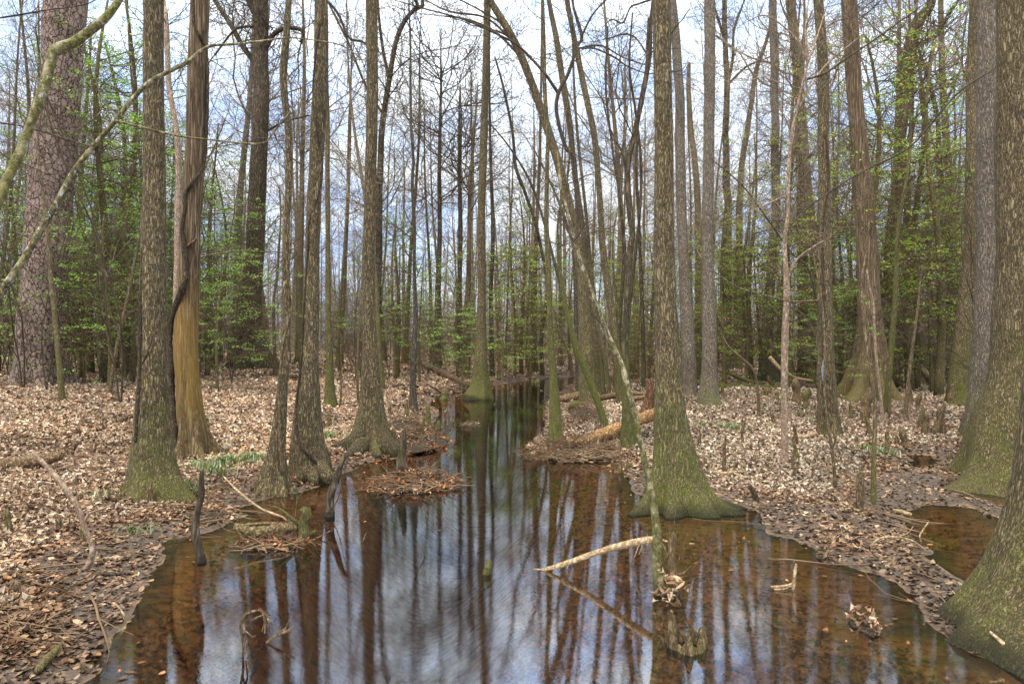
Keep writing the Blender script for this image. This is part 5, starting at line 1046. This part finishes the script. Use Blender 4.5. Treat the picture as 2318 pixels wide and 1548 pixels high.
# cypress knees
KN = [(490,870,42,14,1),(472,846,30,9,1)] and []
KNEES = [(1634,899,34,8),(1678,1004,62,7),(1676,985,40,6),(1737,894,26,14),(1758,905,20,12),(1808,912,56,20),(1823,922,42,14),(1832,905,30,10),(1641,1032,48,9),(1643,1073,66,9),(1802,1010,52,10),(1804,1040,44,9),(1752,958,26,10),(1798,1080,66,8),
         (1960,935,58,22),(1958,952,46,20),(1928,948,36,9),(1970,985,48,9),(2008,1016,44,10),(2060,912,50,12),(2077,925,38,12),(2086,970,52,13),(2094,984,52,14),(2114,985,66,17),(2128,982,62,18),(2052,1012,44,16),(2002,905,44,12),(2030,1006,22,10),
         (2155,915,46,16),(1704,880,22,8),(1900,960,20,8),(1890,1008,26,8),(2135,938,26,10),(2040,880,34,11),(2018,880,26,10),(1985,884,30,9),(1770,940,20,8),(1700,1020,18,8),(1585,1010,28,8),(2150,1040,16,12),(1730,1012,20,7),(1850,960,22,8),
         (18,1208,56,16),(129,1200,30,14),(41,1348,32,16),(340,1142,50,16),(7,1074,30,10),(184,1222,26,9),(188,1520,20,12),(42,1120,20,9),
         (895,1014,44,14),(944,975,34,9),(957,982,40,9),(974,960,46,12),(918,950,42,10),(930,942,24,9),(988,992,40,14),(880,940,26,9),(1406,1070,30,8),(1420,1060,22,7),(746,968,34,10),(735,972,22,9),(760,955,18,7),(1612,1128,24,12),(1628,980,14,8),(508,1090,18,8),(1160,890,10,9),(1003,905,20,16),(915,903,16,14),(1388,1062,24,6)]
kobj = []
for q, (px, py, hp, wp) in enumerate(KNEES):
    d, h_ = hit(px, py); k = d / F; n = 14; f_ = np.linspace(0, 1, n); rnd = random.Random(q); lean = rnd.gauss(0, .12); H_ = hp * k
    c = at(px, py, d); P = np.stack([c[0] + lean * H_ * f_ + .03 * H_ * np.sin(f_ * 7 + q), np.full(n, d) + .05 * f_ * rnd.gauss(0, 1) * H_, h_ - .08 + (H_ + .08) * f_], 1)
    rad = wp * .5 * k * (1.25 - .55 * f_ ** .8) * (1 + .16 * np.sin(f_ * 11 + q)); rad[-3:] *= [.92, .72, .34]
    mb = MB(); tube(mb, P, rad, 14, .22, q, True, None, .0, dict(moss=np.full(n, rnd.choice([.1, .2, .5, .8])), wet=np.clip(.8 - f_ * 6, 0, 1)), freq=14)
    o = mb.build('cypress_knee', M['knee'], None, (c[0], c[1], h_)); tag(o, 'x', 'cypress knee', 'cypress knees poking through the leaves'); kobj.append((o, c[0], c[1]))
# each knee is named by its row (near or far) and its place in it
near = [q for q in kobj if q[2] < 12.5]; far = [q for q in kobj if q[2] >= 12.5]
ordinal_labels(near, '%s from left of nearer cypress knees %s'); ordinal_labels(far, '%s from left of farther cypress knees %s')

# grass tufts on the banks
mb = MB(); rs = np.random.default_rng(4); S_ = []
TUFT = [(470,1062,18),(500,1052,26),(520,1046,30),(545,1048,28),(565,1040,26),(585,1043,22),(495,1075,22),(480,1068,16),(430,1105,12),(425,1118,10),(445,1060,14),(1655,972,26),(1640,968,20),(1665,975,24),(1745,930,10),(1810,940,14),(1835,955,12),(1985,1026,20),(1960,1020,18),(2000,1030,18),(745,990,12),(760,985,14),(738,993,12),
        (1590,965,10),(465,950,8),(250,1130,8),(305,1210,8),(1735,900,8),(2000,870,10),(1900,960,8),(720,830,8),(1430,830,10),(1400,828,10),(1460,832,10)]
bl = []
for (px, py, nb_) in TUFT:
    d, h_ = hit(px, py); c = at(px, py, d)
    for _ in range(nb_ * 3):
        a = rs.uniform(0, 6.28); r_ = abs(rs.normal(0, .12)); p = np.array([c[0] + r_ * math.cos(a) * 1.4, d + r_ * math.sin(a), 0]); p[2] = max(float(h_), 0) + 0; ln = rs.uniform(.07, .2); a2_ = rs.uniform(0, 6.28); e = np.array([math.cos(a2_), math.sin(a2_), 0]); wv_ = np.array([-e[1], e[0], 0]) * .0055
        m1 = p + e * ln * .35 + [0, 0, ln * .6]; m2 = p + e * ln * .9 + [0, 0, ln * .65]; bl.append([p - wv_, p + wv_, m1 + wv_, m1 - wv_, m2])
V = np.array(bl); nb_ = len(V); b_ = np.arange(nb_)[:, None] * 5; col = np.array([(.11, .18, .045), (.16, .24, .06), (.08, .13, .035), (.28, .32, .15)])[rs.integers(0, 4, nb_)]
mb.add(V.reshape(-1, 3), b_ + np.array([[0, 1, 2, 3]]), b_ + np.array([[3, 2, 4]]), col=np.repeat(col, 5, 0)); tag(mb.build('grass', M['blade'], smooth=False), 'short green grass blades sprouting through the fallen leaves', 'grass', kind='stuff')

# loose sticks among the leaves
rs = np.random.default_rng(12); st = []; rnd = random.Random(9)
for _ in range(700):
    d = 4.2 * (40 / 4.2) ** rs.uniform(); x = rs.uniform(-.85, .85) * d; h_, s2, _, _ = ground(np.array([x]), np.array([d]), True)
    if s2[0] < .05: continue
    a = rs.uniform(0, 6.28); st.append(([x, d, float(h_[0]) + .035], [math.cos(a), math.sin(a), .0], rs.uniform(.25, .9), rs.uniform(.004, .010)))
sg, _ = grow_arr(st, 3, kids=(2,), steps=4, wig=.13, up=0, minr=.002, spread=.5)
for c_ in (2, 5): sg[:, c_] = ground(sg[:, c_ - 2], sg[:, c_ - 1]) + .03
mb = MB(); prisms(mb, sg, 4); tag(mb.build('stick_litter', M['twig_brown'], smooth=False), 'small loose sticks scattered over the fallen leaves', 'fallen sticks', kind='stuff')

for o in list(sc.objects):                             # a prototype that was never placed is dropped
    if o.get('label') == 'x':
        for ch in list(o.children): bpy.data.objects.remove(ch)
        bpy.data.objects.remove(o)
